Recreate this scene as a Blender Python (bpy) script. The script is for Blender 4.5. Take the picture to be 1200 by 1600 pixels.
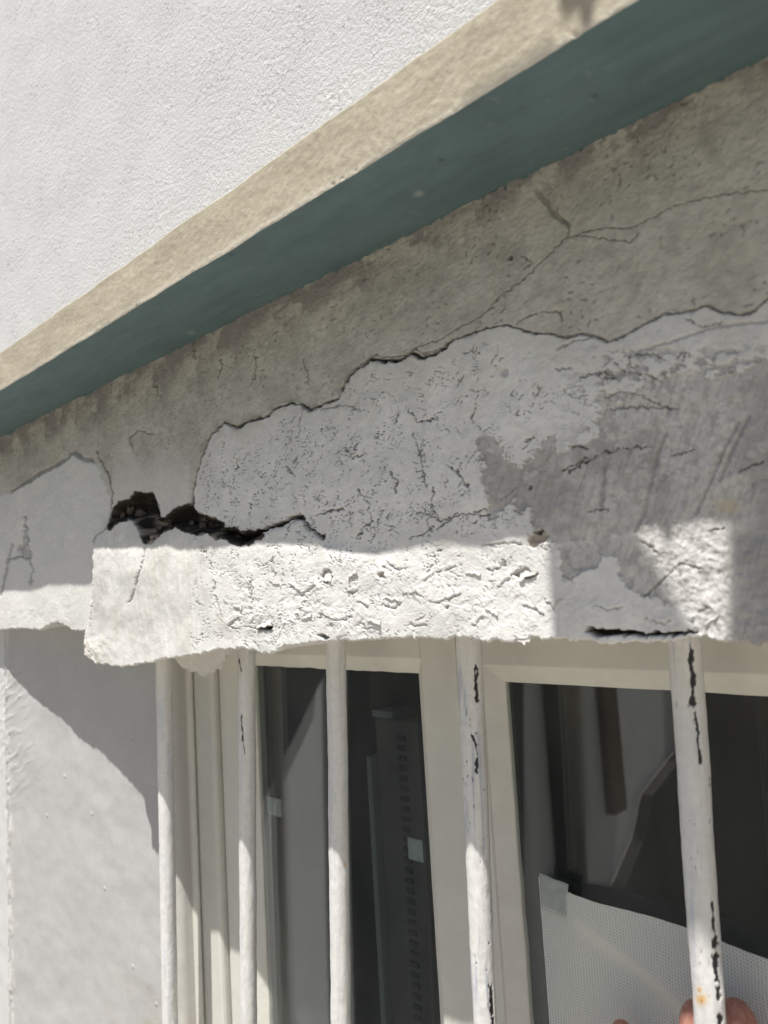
import bpy, math
import numpy as np

scn = bpy.context.scene
for o in list(bpy.data.objects):
    bpy.data.objects.remove(o)

# ------------------------------------------------------------------ camera
EYE = 4.40                                  # camera height above the ground
F, CX, CY = 1200.0, 600.0, 800.0            # focal length / centre of the 1200x1600 photograph
R = np.array([[0.70857219, 0.11035141, 0.69695625],
              [0.70311586, -0.02697456, -0.71056348],
              [-0.05961159, 0.99352652, -0.09670325]])   # camera axes in the world (x along wall, y into it)
from mathutils import Matrix, Vector
cam_d = bpy.data.cameras.new('camera')
cam = bpy.data.objects.new('camera', cam_d)
scn.collection.objects.link(cam)
cam.matrix_world = Matrix(((R[0][0], R[0][1], R[0][2], 0), (R[1][0], R[1][1], R[1][2], 0),
                           (R[2][0], R[2][1], R[2][2], EYE), (0, 0, 0, 1)))
cam_d.sensor_width = 36.0
cam_d.sensor_fit = 'AUTO'
cam_d.lens = 36.0 * F / 1600.0
cam_d.clip_start = 0.01
cam_d.clip_end = 500.0
cam_d.dof.use_dof = True
cam_d.dof.focus_distance = 0.48
cam_d.dof.aperture_fstop = 10.5
scn.camera = cam

# ------------------------------------------------------------------ light
SUN = Vector((0.27, -1.0, 2.7)).normalized()     # towards the sun
world = bpy.data.worlds.new('World')
scn.world = world
world.use_nodes = True
wn = world.node_tree
sky = wn.nodes.new('ShaderNodeTexSky')
sky.sky_type = 'NISHITA'
sky.sun_disc = False
sky.sun_elevation = math.asin(SUN.z)
sky.sun_rotation = math.atan2(SUN.x, SUN.y)
sky.air_density = 1.0
sky.dust_density = 2.0
sky.ozone_density = 1.0
bg = wn.nodes['Background']
bg.inputs[1].default_value = 0.052
wn.links.new(sky.outputs[0], bg.inputs[0])
sun_d = bpy.data.lights.new('sun', 'SUN')
sun_d.energy = 4.5
sun_d.angle = math.radians(0.53)
sun_d.color = (1.0, 0.965, 0.91)
sun = bpy.data.objects.new('sun', sun_d)
sun.rotation_euler = (-SUN).to_track_quat('-Z', 'Y').to_euler()
sun.location = (3, -5, 12)
scn.collection.objects.link(sun)
vs = scn.view_settings
vs.view_transform = 'Standard'
vs.look = 'None'
vs.exposure = 0.62
vs.gamma = 1.0
vs.use_curve_mapping = False

# ------------------------------------------------------------------ helpers
def ray(px, py):
    px = np.asarray(px, float); py = np.asarray(py, float)
    d = np.stack([(px - CX) / F, -(py - CY) / F, -np.ones(np.broadcast(px, py).shape)], -1)
    return d @ R.T
def on_y(px, py, y):
    d = ray(px, py); return d * (y / d[..., 1])[..., None]
def on_x(px, py, x):
    d = ray(px, py); return d * (x / d[..., 0])[..., None]
def proj(x, y, z):
    P = np.stack(np.broadcast_arrays(x, y, z), -1)
    c = P @ R
    w = np.maximum(-c[..., 2], 1e-3)
    return CX + F * c[..., 0] / w, CY - F * c[..., 1] / w

def perlin(x, y, seed=0):
    x = np.asarray(x, float); y = np.asarray(y, float)
    xi = np.floor(x).astype(np.int64); yi = np.floor(y).astype(np.int64)
    xf = x - xi; yf = y - yi
    def g(ix, iy, dx, dy):
        h = (ix * 374761393 + iy * 668265263 + seed * 1442695041) & 0xFFFFFFFF
        h = ((h ^ (h >> 13)) * 1274126177) & 0xFFFFFFFF
        h = (h ^ (h >> 16)) & 0xFFFF
        a = h * (2 * math.pi / 65536.0)
        return np.cos(a) * dx + np.sin(a) * dy
    u = xf * xf * xf * (xf * (xf * 6 - 15) + 10); v = yf * yf * yf * (yf * (yf * 6 - 15) + 10)
    a = g(xi, yi, xf, yf); b = g(xi + 1, yi, xf - 1, yf)
    c = g(xi, yi + 1, xf, yf - 1); d = g(xi + 1, yi + 1, xf - 1, yf - 1)
    return 1.5 * ((a + (b - a) * u) + ((c + (d - c) * u) - (a + (b - a) * u)) * v)
def fbm(x, y, n=4, seed=0, gain=0.5):
    s = 0.0; a = 1.0
    for i in range(n):
        s = s + a * perlin(x * 2 ** i + 17.3 * i, y * 2 ** i - 9.1 * i, seed + i * 7); a *= gain
    return s
def worley(x, y, seed=0):
    xi = np.floor(x).astype(np.int64); yi = np.floor(y).astype(np.int64)
    f1 = np.full(x.shape, 9.0); f2 = np.full(x.shape, 9.0); idv = np.zeros(x.shape)
    dx1 = np.zeros(x.shape); dy1 = np.zeros(x.shape)
    for ox in (-1, 0, 1):
        for oy in (-1, 0, 1):
            ix = xi + ox; iy = yi + oy
            h = (ix * 374761393 + iy * 668265263 + seed * 974711) & 0xFFFFFFFF
            h = ((h ^ (h >> 13)) * 1274126177) & 0xFFFFFFFF
            h = h ^ (h >> 16)
            cx = ix + (h & 0xFFF) / 4096.0; cy = iy + ((h >> 12) & 0xFFF) / 4096.0
            d = np.hypot(x - cx, y - cy)
            m = d < f1
            f2 = np.where(m, f1, np.minimum(f2, d))
            idv = np.where(m, ((h >> 5) & 0xFFFF) / 65536.0, idv)
            dx1 = np.where(m, x - cx, dx1); dy1 = np.where(m, y - cy, dy1)
            f1 = np.where(m, d, f1)
    return f1, f2, idv, dx1, dy1
def sstep(a, b, x):
    t = np.clip((x - a) / (b - a), 0, 1); return t * t * (3 - 2 * t)
def poly_dist(PX, PY, pts, reach=40):
    out = np.full(PX.shape, 1e3)
    a = np.asarray(pts, float)
    lo = a.min(0) - reach; hi = a.max(0) + reach
    fx = PX.ravel(); fy = PY.ravel()
    idx = np.flatnonzero((fx > lo[0]) & (fx < hi[0]) & (fy > lo[1]) & (fy < hi[1]))
    if not len(idx): return out
    sx, sy = fx[idx], fy[idx]; so = np.full(len(idx), 1e3)
    for (x0, y0), (x1, y1) in zip(pts[:-1], pts[1:]):
        m = np.flatnonzero((sx > min(x0, x1) - reach) & (sx < max(x0, x1) + reach) & (sy > min(y0, y1) - reach) & (sy < max(y0, y1) + reach))
        if not len(m): continue
        x = sx[m] - x0; y = sy[m] - y0; dx = x1 - x0; dy = y1 - y0
        t = np.clip((x * dx + y * dy) / (dx * dx + dy * dy + 1e-9), 0, 1)
        so[m] = np.minimum(so[m], np.hypot(x - t * dx, y - t * dy))
    out.ravel()[idx] = so
    return out
def poly_sd(PX, PY, pts, reach=60):
    """signed distance to a closed outline, positive inside"""
    d = poly_dist(PX, PY, list(pts) + [pts[0]], reach)
    ins = np.zeros(PX.shape, bool)
    n = len(pts)
    for i in range(n):
        x0, y0 = pts[i]; x1, y1 = pts[(i + 1) % n]
        if y0 == y1: continue
        c = ((y0 > PY) != (y1 > PY)) & (PX < (x1 - x0) * (PY - y0) / (y1 - y0) + x0)
        ins ^= c
    return np.where(ins, d, -d)
def mix(a, b, t):
    a = np.asarray(a, float); b = np.asarray(b, float)
    return a + (b - a) * np.asarray(t)[..., None]

def link(o, parent=None):
    scn.collection.objects.link(o)
    if parent is not None: o.parent = parent
    return o
def raw_mesh(name, verts, faces_quads, mat, parent=None, col=None, smooth=True, loc=None):
    verts = np.asarray(verts, np.float32).reshape(-1, 3).copy()
    if parent is None or loc is None: pass
    q = np.asarray(faces_quads, np.int32)
    me = bpy.data.meshes.new(name)
    me.vertices.add(len(verts)); me.vertices.foreach_set('co', verts.ravel())
    k = q.shape[1]
    me.loops.add(q.size); me.loops.foreach_set('vertex_index', q.ravel())
    me.polygons.add(len(q))
    me.polygons.foreach_set('loop_start', np.arange(0, q.size, k, dtype=np.int32))
    me.polygons.foreach_set('loop_total', np.full(len(q), k, np.int32))
    if smooth: me.polygons.foreach_set('use_smooth', np.ones(len(q), bool))
    me.update(calc_edges=True)
    if col is not None:
        c = np.ones((len(verts), 4), np.float32); c[:, :3] = np.asarray(col, np.float32).reshape(-1, 3)
        at = me.color_attributes.new('Col', 'FLOAT_COLOR', 'POINT'); at.data.foreach_set('color', c.ravel())
    me.materials.append(mat)
    o = bpy.data.objects.new(name, me)
    return link(o, parent)
UP = np.array([0, 0, EYE])
def grid_mesh(name, P, mat, parent=None, col=None, flip=False, smooth=True):
    """P: rows x cols x 3 (camera-height coordinates)"""
    r, c = P.shape[:2]
    i = np.arange(r * c).reshape(r, c)
    q = np.stack([i[:-1, :-1], i[1:, :-1], i[1:, 1:], i[:-1, 1:]], -1).reshape(-1, 4)
    if flip: q = q[:, ::-1]
    return raw_mesh(name, P.reshape(-1, 3) + UP, q, mat, parent, col, smooth)
def pieces(name, vf, mat, parent=None, bevel=0.0, smooth=False):
    verts, faces = vf
    me = bpy.data.meshes.new(name)
    me.from_pydata([(x, y, z + EYE) for x, y, z in verts], [], faces)
    me.update()
    me.materials.append(mat)
    o = link(bpy.data.objects.new(name, me), parent)
    if smooth:
        me.polygons.foreach_set('use_smooth', np.ones(len(me.polygons), bool))
    if bevel:
        m = o.modifiers.new('bevel', 'BEVEL'); m.width = bevel; m.segments = 2; m.limit_method = 'ANGLE'
    return o
def box(x0, x1, y0, y1, z0, z1):
    v = [(x, y, z) for x in (x0, x1) for y in (y0, y1) for z in (z0, z1)]
    f = [(0, 1, 3, 2), (4, 6, 7, 5), (0, 4, 5, 1), (2, 3, 7, 6), (0, 2, 6, 4), (1, 5, 7, 3)]
    return v, f
def extrude(poly, axis, a0, a1):
    """closed outline in the two other axes, run from a0 to a1 along axis"""
    n = len(poly); v = []
    for a in (a0, a1):
        for p, q in poly:
            v.append((a, p, q) if axis == 'x' else ((p, a, q) if axis == 'y' else (p, q, a)))
    f = [tuple(range(n))[::-1], tuple(range(n, 2 * n))]
    f += [(i, (i + 1) % n, n + (i + 1) % n, n + i) for i in range(n)]
    return v, f
def join(*vfs):
    V, Fc = [], []
    for v, f in vfs:
        b = len(V); V += list(v); Fc += [tuple(b + i for i in q) for q in f]
    return V, Fc
def root(name, label, cat, loc=(0, 0, 0), group=None):
    o = bpy.data.objects.new(name, None); link(o)
    o.empty_display_size = 0.05
    tag(o, label, cat, group)
    return o
def tag(o, label=None, cat=None, group=None, kind=None):
    if label: o['label'] = label
    if cat: o['category'] = cat
    if group: o['group'] = group
    if kind: o['kind'] = kind
    return o

def material(name, base=(0.5, 0.5, 0.5), rough=0.8, attr=False, noise=0.0, nscale=80.0, bumps=(), spec=0.3, nstretch=(1, 1, 1)):
    m = bpy.data.materials.new(name); m.use_nodes = True
    nt = m.node_tree; n = nt.nodes; L = nt.links
    b = n['Principled BSDF']
    b.inputs['Roughness'].default_value = rough
    b.inputs['Specular IOR Level'].default_value = spec
    tc = n.new('ShaderNodeTexCoord')
    src = None
    if attr:
        a = n.new('ShaderNodeAttribute'); a.attribute_name = 'Col'; src = a.outputs['Color']
    else:
        c = n.new('ShaderNodeRGB'); c.outputs[0].default_value = (*base, 1); src = c.outputs[0]
    if noise:
        mp = n.new('ShaderNodeMapping'); mp.inputs['Scale'].default_value = nstretch
        L.new(tc.outputs['Object'], mp.inputs[0])
        t = n.new('ShaderNodeTexNoise'); t.inputs['Scale'].default_value = nscale; t.inputs['Detail'].default_value = 6
        t.inputs['Roughness'].default_value = 0.65
        L.new(mp.outputs[0], t.inputs['Vector'])
        r = n.new('ShaderNodeMapRange'); r.inputs[1].default_value = 0.3; r.inputs[2].default_value = 0.7
        r.inputs[3].default_value = 1 - noise; r.inputs[4].default_value = 1 + noise
        L.new(t.outputs[0], r.inputs[0])
        x = n.new('ShaderNodeVectorMath'); x.operation = 'SCALE'
        L.new(src, x.inputs[0]); L.new(r.outputs[0], x.inputs['Scale']); src = x.outputs[0]
    L.new(src, b.inputs['Base Color'])
    prev = None
    for sc, dist, st in bumps:
        t = n.new('ShaderNodeTexNoise'); t.inputs['Scale'].default_value = sc; t.inputs['Detail'].default_value = 5
        t.inputs['Roughness'].default_value = 0.6
        L.new(tc.outputs['Object'], t.inputs['Vector'])
        bp = n.new('ShaderNodeBump'); bp.inputs['Distance'].default_value = dist; bp.inputs['Strength'].default_value = st
        L.new(t.outputs[0], bp.inputs['Height'])
        if prev is not None: L.new(prev, bp.inputs['Normal'])
        prev = bp.outputs[0]
    if prev is not None: L.new(prev, b.inputs['Normal'])
    return m

M_lintel = material('old_plaster', attr=True, rough=0.9, noise=0.07, nscale=260, bumps=((900, 0.0006, 0.45), (260, 0.001, 0.35)), spec=0.2)
M_render = material('white_render', attr=True, rough=0.92, noise=0.07, nscale=420, bumps=((330, 0.0016, 0.55), (800, 0.0008, 0.7)), spec=0.2)
M_reveal = material('reveal_paint', attr=True, rough=0.75, noise=0.03, nscale=120, bumps=((420, 0.0005, 0.3), (90, 0.001, 0.3)), spec=0.3)
M_ledge = material('ledge_concrete', attr=True, rough=0.9, noise=0.10, nscale=220, bumps=((600, 0.0006, 0.5),), spec=0.2)
M_teal = material('teal_paint', attr=True, rough=0.6, noise=0.06, nscale=30, bumps=((60, 0.001, 0.25), (500, 0.0003, 0.3)), spec=0.35)
M_bar = material('bar_paint', attr=True, rough=0.5, noise=0.07, nscale=260, bumps=((500, 0.0004, 0.35), (120, 0.0008, 0.3)), spec=0.45)
M_frame = material('frame_paint', base=(0.62, 0.61, 0.555), rough=0.45, noise=0.05, nscale=40, bumps=((200, 0.0006, 0.25),), spec=0.4)
M_putty = material('putty_paint', base=(0.66, 0.65, 0.59), rough=0.5, noise=0.06, nscale=60, bumps=((150, 0.0012, 0.4),), spec=0.4)
M_dark = material('dark_room', base=(0.035, 0.036, 0.04), rough=0.9, noise=0.1, nscale=5)
M_rail = material('rail_metal', base=(0.075, 0.073, 0.072), rough=0.5, noise=0.15, nscale=60)
M_railhole = material('rail_hole', base=(0.03, 0.03, 0.03), rough=0.8)
M_steel = material('blue_steel', base=(0.13, 0.155, 0.165), rough=0.5, noise=0.08, nscale=50)
M_sticker = material('sticker_paper', base=(0.46, 0.49, 0.48), rough=0.6, noise=0.15, nscale=120)
M_tape = None
M_wing = material('wing_render', base=(0.82, 0.82, 0.82), rough=0.9, noise=0.06, nscale=4)
M_dark_fill = material('dark_fill', base=(0.05, 0.055, 0.065), rough=0.8, noise=0.2, nscale=8)  # dark tone of the two panels added to darken the reflections
M_post = material('grey_post', base=(0.50, 0.50, 0.50), rough=0.8, noise=0.1, nscale=6)
M_clad = material('dark_cladding', base=(0.10, 0.095, 0.09), rough=0.8, noise=0.25, nscale=5, nstretch=(1, 6, 0.6))
M_pipe = material('pipe_dark', base=(0.02, 0.025, 0.03), rough=0.6)
M_shutter = material('brown_wood', base=(0.16, 0.125, 0.10), rough=0.7, noise=0.2, nscale=10)
M_ground = material('paving', base=(0.365, 0.338, 0.285), rough=0.95, noise=0.12, nscale=6, bumps=((40, 0.01, 0.3),))
M_wood = material('weathered_wood', base=(0.42, 0.40, 0.37), rough=0.8, noise=0.2, nscale=30)
M_skin = None

# ------------------------------------------------------------------ ground
g = 60.0
o = raw_mesh('ground', [(-g, -g, 0), (g, -g, 0), (g, g, 0), (-g, g, 0)], [(0, 1, 2, 3)], M_ground, smooth=False)
tag(o, kind='structure')

# ------------------------------------------------------------------ numbers shared by the facade
WALL = 0.30          # plane of the lintel face
SOF = 0.1885         # height of the ledge's underside
LEDGE_Y, LEDGE_TOP = 0.2358, 0.2232
pxcols = np.arange(-70, 1290, 1.45)

# ================================================================== LINTEL
CRACK_MAIN = [(302, 792), (303, 762), (310, 730), (318, 702), (330, 680), (352, 660), (372, 668), (395, 656), (415, 650), (432, 636), (450, 630),
              (470, 632), (486, 640), (505, 632), (528, 622), (535, 604), (545, 586), (562, 574), (580, 561), (600, 565), (625, 563), (645, 552),
              (660, 560), (680, 555), (695, 545), (710, 533), (730, 525), (750, 518), (770, 512), (795, 508), (815, 515), (840, 522), (860, 521)]
CRACK_RIGHT = [(860, 521), (880, 528), (905, 521), (930, 525), (950, 535), (975, 525), (1020, 500), (1035, 492), (1060, 490), (1085, 485),
               (1105, 478), (1125, 488), (1160, 492), (1180, 485), (1200, 465), (1290, 440)]
HAIR = [[(640, 547), (690, 531), (720, 512), (760, 490), (780, 465), (820, 435), (845, 408), (880, 373), (910, 361), (950, 356), (985, 357)],
        [(880, 373), (888, 355), (875, 340)], [(985, 357), (1010, 345), (1050, 325), (1100, 310), (1150, 302), (1290, 285)],
        [(900, 366), (940, 372), (985, 378), (1000, 365)], [(820, 420), (832, 410), (815, 400)], [(650, 690), (660, 720), (668, 760)],
        [(475, 640), (468, 660), (470, 680)], [(205, 700), (202, 682), (215, 672), (236, 678)], [(810, 505), (835, 490), (872, 486), (878, 500)]]
DOME = [(22, 766), (50, 748), (75, 732), (100, 719), (117, 707), (132, 717), (145, 720)]
DOME2 = [(150, 705), (158, 722), (170, 742), (176, 770), (175, 800), (174, 822)]
LEFTV = [[(41, 808), (36, 845), (31, 870), (12, 874)], [(40, 808), (43, 850), (45, 872), (50, 890), (46, 912)], [(31, 870), (45, 872)]]
CHUNK_EDGE = [(175, 820), (165, 829), (151, 836), (146, 846), (143, 870), (143, 900), (141, 935), (138, 965), (134, 985), (131, 1000)]
HOLE = [(174, 824), (177, 799), (188, 785), (205, 780), (212, 769), (226, 772), (239, 770), (247, 783), (253, 808), (262, 810), (276, 796), (297, 788),
        (313, 803), (337, 811), (349, 818), (349, 835), (340, 840), (327, 829), (310, 833), (292, 829), (276, 820), (257, 829), (236, 846), (229, 846),
        (225, 828), (217, 812), (207, 809), (188, 812)]
HOLE2 = [(340, 832), (352, 829), (367, 826), (380, 835), (407, 830), (412, 836), (388, 848), (375, 850), (360, 842)]
CRACK_R = [(405, 834), (420, 825), (440, 819), (455, 812), (470, 805), (478, 815), (485, 826), (505, 840)]
CRACK_R2 = [[(640, 640), (655, 660), (680, 655)], [(700, 725), (722, 742), (735, 765)], [(742, 800), (758, 795), (764, 812)], [(610, 735), (622, 752), (618, 770)], [(540, 700), (552, 715), (570, 708)], [(655, 800), (690, 812), (730, 803), (760, 806)], [(460, 735), (448, 728), (462, 745)], [(680, 760), (676, 790), (690, 815)], [(905, 590), (930, 584), (960, 592)], [(820, 690), (836, 684)], [(1108, 830), (1130, 826)], [(745, 630), (738, 655), (752, 670)],[(495, 808), (512, 800), (540, 795)], [(560, 838), (568, 826), (582, 815), (578, 795), (575, 785), (560, 762)],
            [(683, 828), (700, 815), (716, 800)], [(650, 735), (662, 735), (666, 752)], [(680, 820), (665, 835), (640, 840)],
            [(878, 735), (905, 722), (918, 715)], [(825, 765), (832, 760)], [(890, 700), (905, 695), (918, 702)],
            [(975, 703), (990, 698), (1010, 700)], [(1050, 712), (1085, 704)], [(1155, 737), (1170, 730), (1190, 722)],
            [(890, 738), (940, 708), (975, 700)], [(920, 798), (950, 796)], [(855, 682), (868, 678)]]
SLOT = [(914, 990), (918, 980), (950, 982), (985, 985), (1015, 987), (1025, 984), (1060, 985), (1092, 985), (1085, 990), (1040, 991), (1000, 995), (960, 993), (925, 996)]
NICKS = [[(386, 978), (398, 982), (412, 977), (428, 978), (424, 985), (408, 984)], [(496, 993), (505, 991), (516, 996), (510, 1000)],
         [(638, 996), (652, 995), (650, 1000), (640, 1000)], [(70, 985), (85, 972), (98, 973), (100, 988)], [(507, 894), (512, 889), (519, 896), (512, 897)],
         [(836, 832), (846, 826), (849, 830), (840, 836)], [(812, 893), (822, 888), (830, 890), (820, 894)]]
GREY = [(747, 687), (770, 680), (785, 695), (787, 712), (802, 730), (820, 727), (840, 710), (850, 685), (865, 682), (872, 715), (890, 700), (920, 695),
        (940, 675), (935, 655), (960, 630), (985, 622), (1010, 600), (1060, 585), (1130, 590), (1210, 560), (9000, 540), (9000, 1030), (1210, 1012),
        (1120, 1000), (1090, 985), (1080, 960), (1035, 935), (1000, 930), (968, 895), (970, 870), (940, 868), (930, 890), (895, 900), (882, 905),
        (880, 880), (870, 850), (850, 850), (830, 845), (840, 825), (830, 815), (828, 795), (815, 800), (808, 805), (800, 780), (790, 790), (775, 805),
        (765, 812), (763, 780), (757, 740)]
BOTTOM = [(-80, 988), (0, 984), (30, 980), (60, 983), (75, 975), (100, 976), (108, 984), (131, 985), (133, 1003), (140, 1022), (158, 1034), (190, 1040), (225, 1035), (250, 1030),
          (300, 1022), (345, 1013), (385, 1010), (400, 1013), (418, 1019), (432, 1017), (450, 1007), (510, 1000), (560, 998), (600, 996), (660, 995),
          (700, 995), (750, 998), (790, 1000), (830, 999), (870, 998), (900, 1000), (950, 1003), (1000, 1001), (1050, 996), (1090, 991), (1130, 998), (1200, 1005), (1300, 1010)]
LIP = [(-90, 2000), (130, 2000), (145, 846), (151, 836), (175, 822), (207, 811), (225, 829), (236, 846), (257, 829), (276, 821), (292, 829), (330, 832), (350, 840), (375, 850),
       (388, 848), (408, 838), (440, 821), (470, 806), (490, 822), (508, 840), (560, 850), (640, 862), (1300, 880)]
MAINLINE = [(-90, 800), (22, 766), (75, 733), (117, 707), (148, 720), (175, 775), (180, 792), (298, 792), (303, 762), (310, 730), (330, 680)] + CRACK_MAIN[5:] + CRACK_RIGHT[1:] + [(1330, 430)]

def ip(px, pts):
    a = np.array(pts); return np.interp(px, a[:, 0], a[:, 1])

def build_lintel():
    xs = on_y(pxcols, np.full(pxcols.shape, 850.0), WALL)[:, 0]
    NL, NR, NM = 150, 240, len(xs)
    left = np.linspace(-2.2, xs[0], NL + 1)[:-1]; right = np.linspace(xs[-1], 0.7, NR + 1)[1:]
    x_a, x_b = xs[0], xs[-1]
    def pix(x, y, z):
        """trace coordinates; run on straight past both ends of the traced stretch"""
        xc_ = np.clip(x, x_a, x_b)
        a_, b_ = proj(xc_, y, z)
        return a_ + np.where(x > x_b, (x - x_b) / 0.00025, 0) + np.where(x < x_a, (x - x_a) / 0.0006, 0), b_
    zt = SOF + 0.003
    # bottom edge of every column
    xin = xs.copy(); zb = np.full(xs.shape, -0.03)
    for it in range(12):
        px, py = proj(xin, WALL - 0.002, zb)
        target = ip(px, BOTTOM)
        zb = zb + (py - target) / F * np.maximum(0.25, 0.3 + 0 * xs) * 1.0 * (-(np.stack([xin, np.full_like(xin, WALL), zb], -1) @ R)[:, 2] / 0.3)
    zb = np.concatenate([np.full(NL, zb[0]), zb, np.full(NR, zb[-1])]); xs = np.concatenate([left, xs, right])
    NV = 480
    v = np.linspace(0, 1, NV)
    Zin = zt + (zb - zt)[None, :] * v[:, None]
    Xin = np.broadcast_to(xs[None, :], Zin.shape)
    # pushed-out broken chunk: iterate as its offset moves the projection
    delta = np.zeros(Zin.shape)
    for it in range(3):
        PX, PY = pix(Xin, WALL - delta, Zin)
        wob = 2.0 * fbm(PX / 14, PY / 14, 3, 5)
        below = sstep(-3, 4, PY + wob - ip(PX, LIP))
        lx = np.interp(PY, [p[1] for p in CHUNK_EDGE], [p[0] for p in CHUNK_EDGE])
        lean_f = 0.45 + 0.55 * sstep(800, 872, PY) - 0.6 * sstep(885, 1010, PY)
        PXf, PYf = pix(Xin, WALL - 0.0105 * lean_f, Zin)
        edge = sstep(-2.5, 2.5, PXf + wob * 0.8 - lx)
        amp = np.interp(PX, [0, 140, 310, 420, 560, 700, 1300], [0.0105, 0.0105, 0.0066, 0.0048, 0.0022, 0.0, 0.0])
        lean = 0.45 + 0.55 * sstep(800, 872, PY) - np.interp(PX, [0, 300, 450, 1300], [0.6, 0.45, 0.1, 0.0]) * sstep(885, 1010, PY)
        below = sstep(-9, -1 + np.interp(PX, [0, 420, 560, 700], [0, 4, 40, 60]), PY + wob - ip(PX, LIP))
        delta = amp * below * edge * lean
    mm = 1.0 / 1000
    XM = Xin / mm; ZM = Zin / mm                         # wall millimetres
    wx = 1.8 * fbm(PX / 9, PY / 9, 3, 11); wy = 1.8 * fbm(PX / 9, PY / 9, 3, 12)
    QX, QY = PX + wx, PY + wy
    
    h = np.zeros(Zin.shape); dark = np.zeros(Zin.shape); spot = np.zeros(Zin.shape)
    # ---- zones
    lineY = ip(PX, MAINLINE)
    soffY = ip(PX, [(-100, 731), (0, 682), (600, 385), (1200, 88), (1290, 44)])
    bel = PY - lineY
    zone_w = sstep(-5, 6, bel + 5 * fbm(PX / 20, PY / 20, 3, 31))
    gap = sstep(170, 182, PX) * (1 - sstep(292, 304, PX))
    zone_w = np.maximum(zone_w, gap * 0.75 * sstep(680, 770, PY + 25 * fbm(PX / 60, PY / 60, 2, 3)))
    dz = np.clip((PY - soffY), 0, None)
    # ---- large relief and trowel marks
    h += 1.6 * mm * fbm(XM / 90, ZM / 90, 3, 1)
    u1 = (XM * 0.92 + ZM * 0.4); v1 = (-XM * 0.4 + ZM * 0.92)
    upz = 1 - zone_w
    h += upz * mm * (0.13 * fbm(u1 / 9, v1 / 4.2, 3, 2) + 0.22 * fbm(XM / 7, ZM / 6, 4, 6) + 0.16 * fbm(XM / 2.2, ZM / 2.2, 2, 4))
    pit = sstep(0.42, 0.62, perlin(XM / 2.6, ZM / 2.6, 61)) * sstep(-0.1, 0.35, perlin(XM / 22, ZM / 22, 62))
    h -= upz * pit * 0.5 * mm; dark = np.maximum(dark, upz * pit * 0.35)
    # ---- paint film on the lower wall
    gsd = poly_sd(QX + 5 * fbm(PX / 22, PY / 22, 5, 41, 0.6), QY + 5 * fbm(PX / 22, PY / 22, 5, 42, 0.6), GREY, 70)
    gsd = gsd + 4.0 * fbm(PX / 9, PY / 7, 3, 43)
    fleck = fbm(PX / 26, PY / 17, 5, 44, 0.62)
    mott = sstep(560, 600, PX * 0.35 + PY * 0.45 + 20) * sstep(840, 960, PX) * (1 - sstep(690, 740, PY)) * zone_w * sstep(525, 560, PY)
    bare = sstep(-1.2, 1.2, gsd)
    patchy = sstep(0.02, 0.10, fleck + 0.25 * np.clip(gsd / 70, -1, 0.6)) * mott
    inner_paint = sstep(0.33, 0.40, fbm(PX / 30, PY / 24, 4, 47, 0.6)) * sstep(0, 20, gsd) * (1 - sstep(720, 800, PY))
    bare = np.clip(np.maximum(bare * (1 - 0.35 * inner_paint), patchy), 0, 1)
    paint = zone_w * (1 - bare)
    h += 0.75 * mm * paint
    sk = PX + 0.28 * (PY - 750)
    h += bare * mm * (0.30 * fbm(sk / 7, PY / 70, 4, 71) + 0.40 * fbm(XM / 11, ZM / 9, 4, 72) + 0.16 * fbm(XM / 2.6, ZM / 2.6, 3, 74))
    # streaks of dark on the edge of the film
    edge_d = np.exp(-((gsd + 0.8) / 1.6) ** 2) * zone_w * (fbm(PX / 15, PY / 15, 2, 73) > -0.25)
    dark = np.maximum(dark, 0.30 * edge_d)
    # ---- rough flaking relief in the low band
    tri_ = sstep(930, 1010, PX)
    low = sstep(835, 905, PY + 10 * fbm(PX / 30, PY / 30, 2, 8)) * zone_w
    rough_x = sstep(300, 400, PX + 34 * fbm(PX / 30, PY / 30, 3, 9)) + (1 - sstep(110, 135, PX)) * 0.5 * sstep(905, 930, PY)
    rough_x = np.clip(rough_x, 0, 1)
    ww = 5 * fbm(XM / 12, ZM / 12, 3, 14)
    f1, f2, idv, dx1, dy1 = worley((XM + ww) / 13, (ZM + 0.8 * ww) / 8.5, 3)
    plate = (idv - 0.5) * 1.0 + (dx1 * np.cos(idv * 40) + dy1 * np.sin(idv * 40)) * 2.0
    g1, g2, idg, ex1, ey1 = worley((XM - ww) / 5.2, (ZM + ww) / 3.6, 9)
    plate2 = (idg - 0.5) * 0.7 + (ex1 * np.cos(idg * 50) + ey1 * np.sin(idg * 50)) * 1.3
    m_lo = sstep(-0.25, 0.45, perlin(XM / 26, ZM / 20, 15)); m_hi = sstep(-0.3, 0.5, perlin(XM / 15, ZM / 17, 16))
    def terrace(n, k, lip):
        t = n * k; fl = np.floor(t); fr = t - fl
        return (fl + sstep(0.0, 0.16, fr) + lip * np.exp(-((fr - 0.2) / 0.12) ** 2)) / k
    w2 = 3.0 * fbm(XM / 6, ZM / 6, 3, 17)
    tA = terrace(fbm((XM + w2) / 21, (ZM + w2) / 12, 4, 18, 0.45), 2.4, 0.3)
    tB = terrace(fbm((XM - w2) / 8, (ZM + w2) / 6.5, 3, 19, 0.55), 2.2, 0.2)
    ridg = (1 - np.abs(fbm((XM + w2) / 15, (ZM + w2) / 8.0, 3, 21)) * 2.0).clip(0, 1) ** 3
    leftish = 1 - sstep(520, 700, PX)
    drip = fbm((XM + w2) / 3.4, ZM / 26, 3, 22)
    m_x = sstep(0.0, 0.45, perlin(XM / 21, ZM / 15, 34))
    rel = 0.80 * tA + 0.42 * tB * m_x * (0.4 + 0.6 * leftish) + 0.28 * ridg * m_lo + 0.14 * plate2 * m_hi * leftish * m_x + 0.30 * drip * leftish
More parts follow.
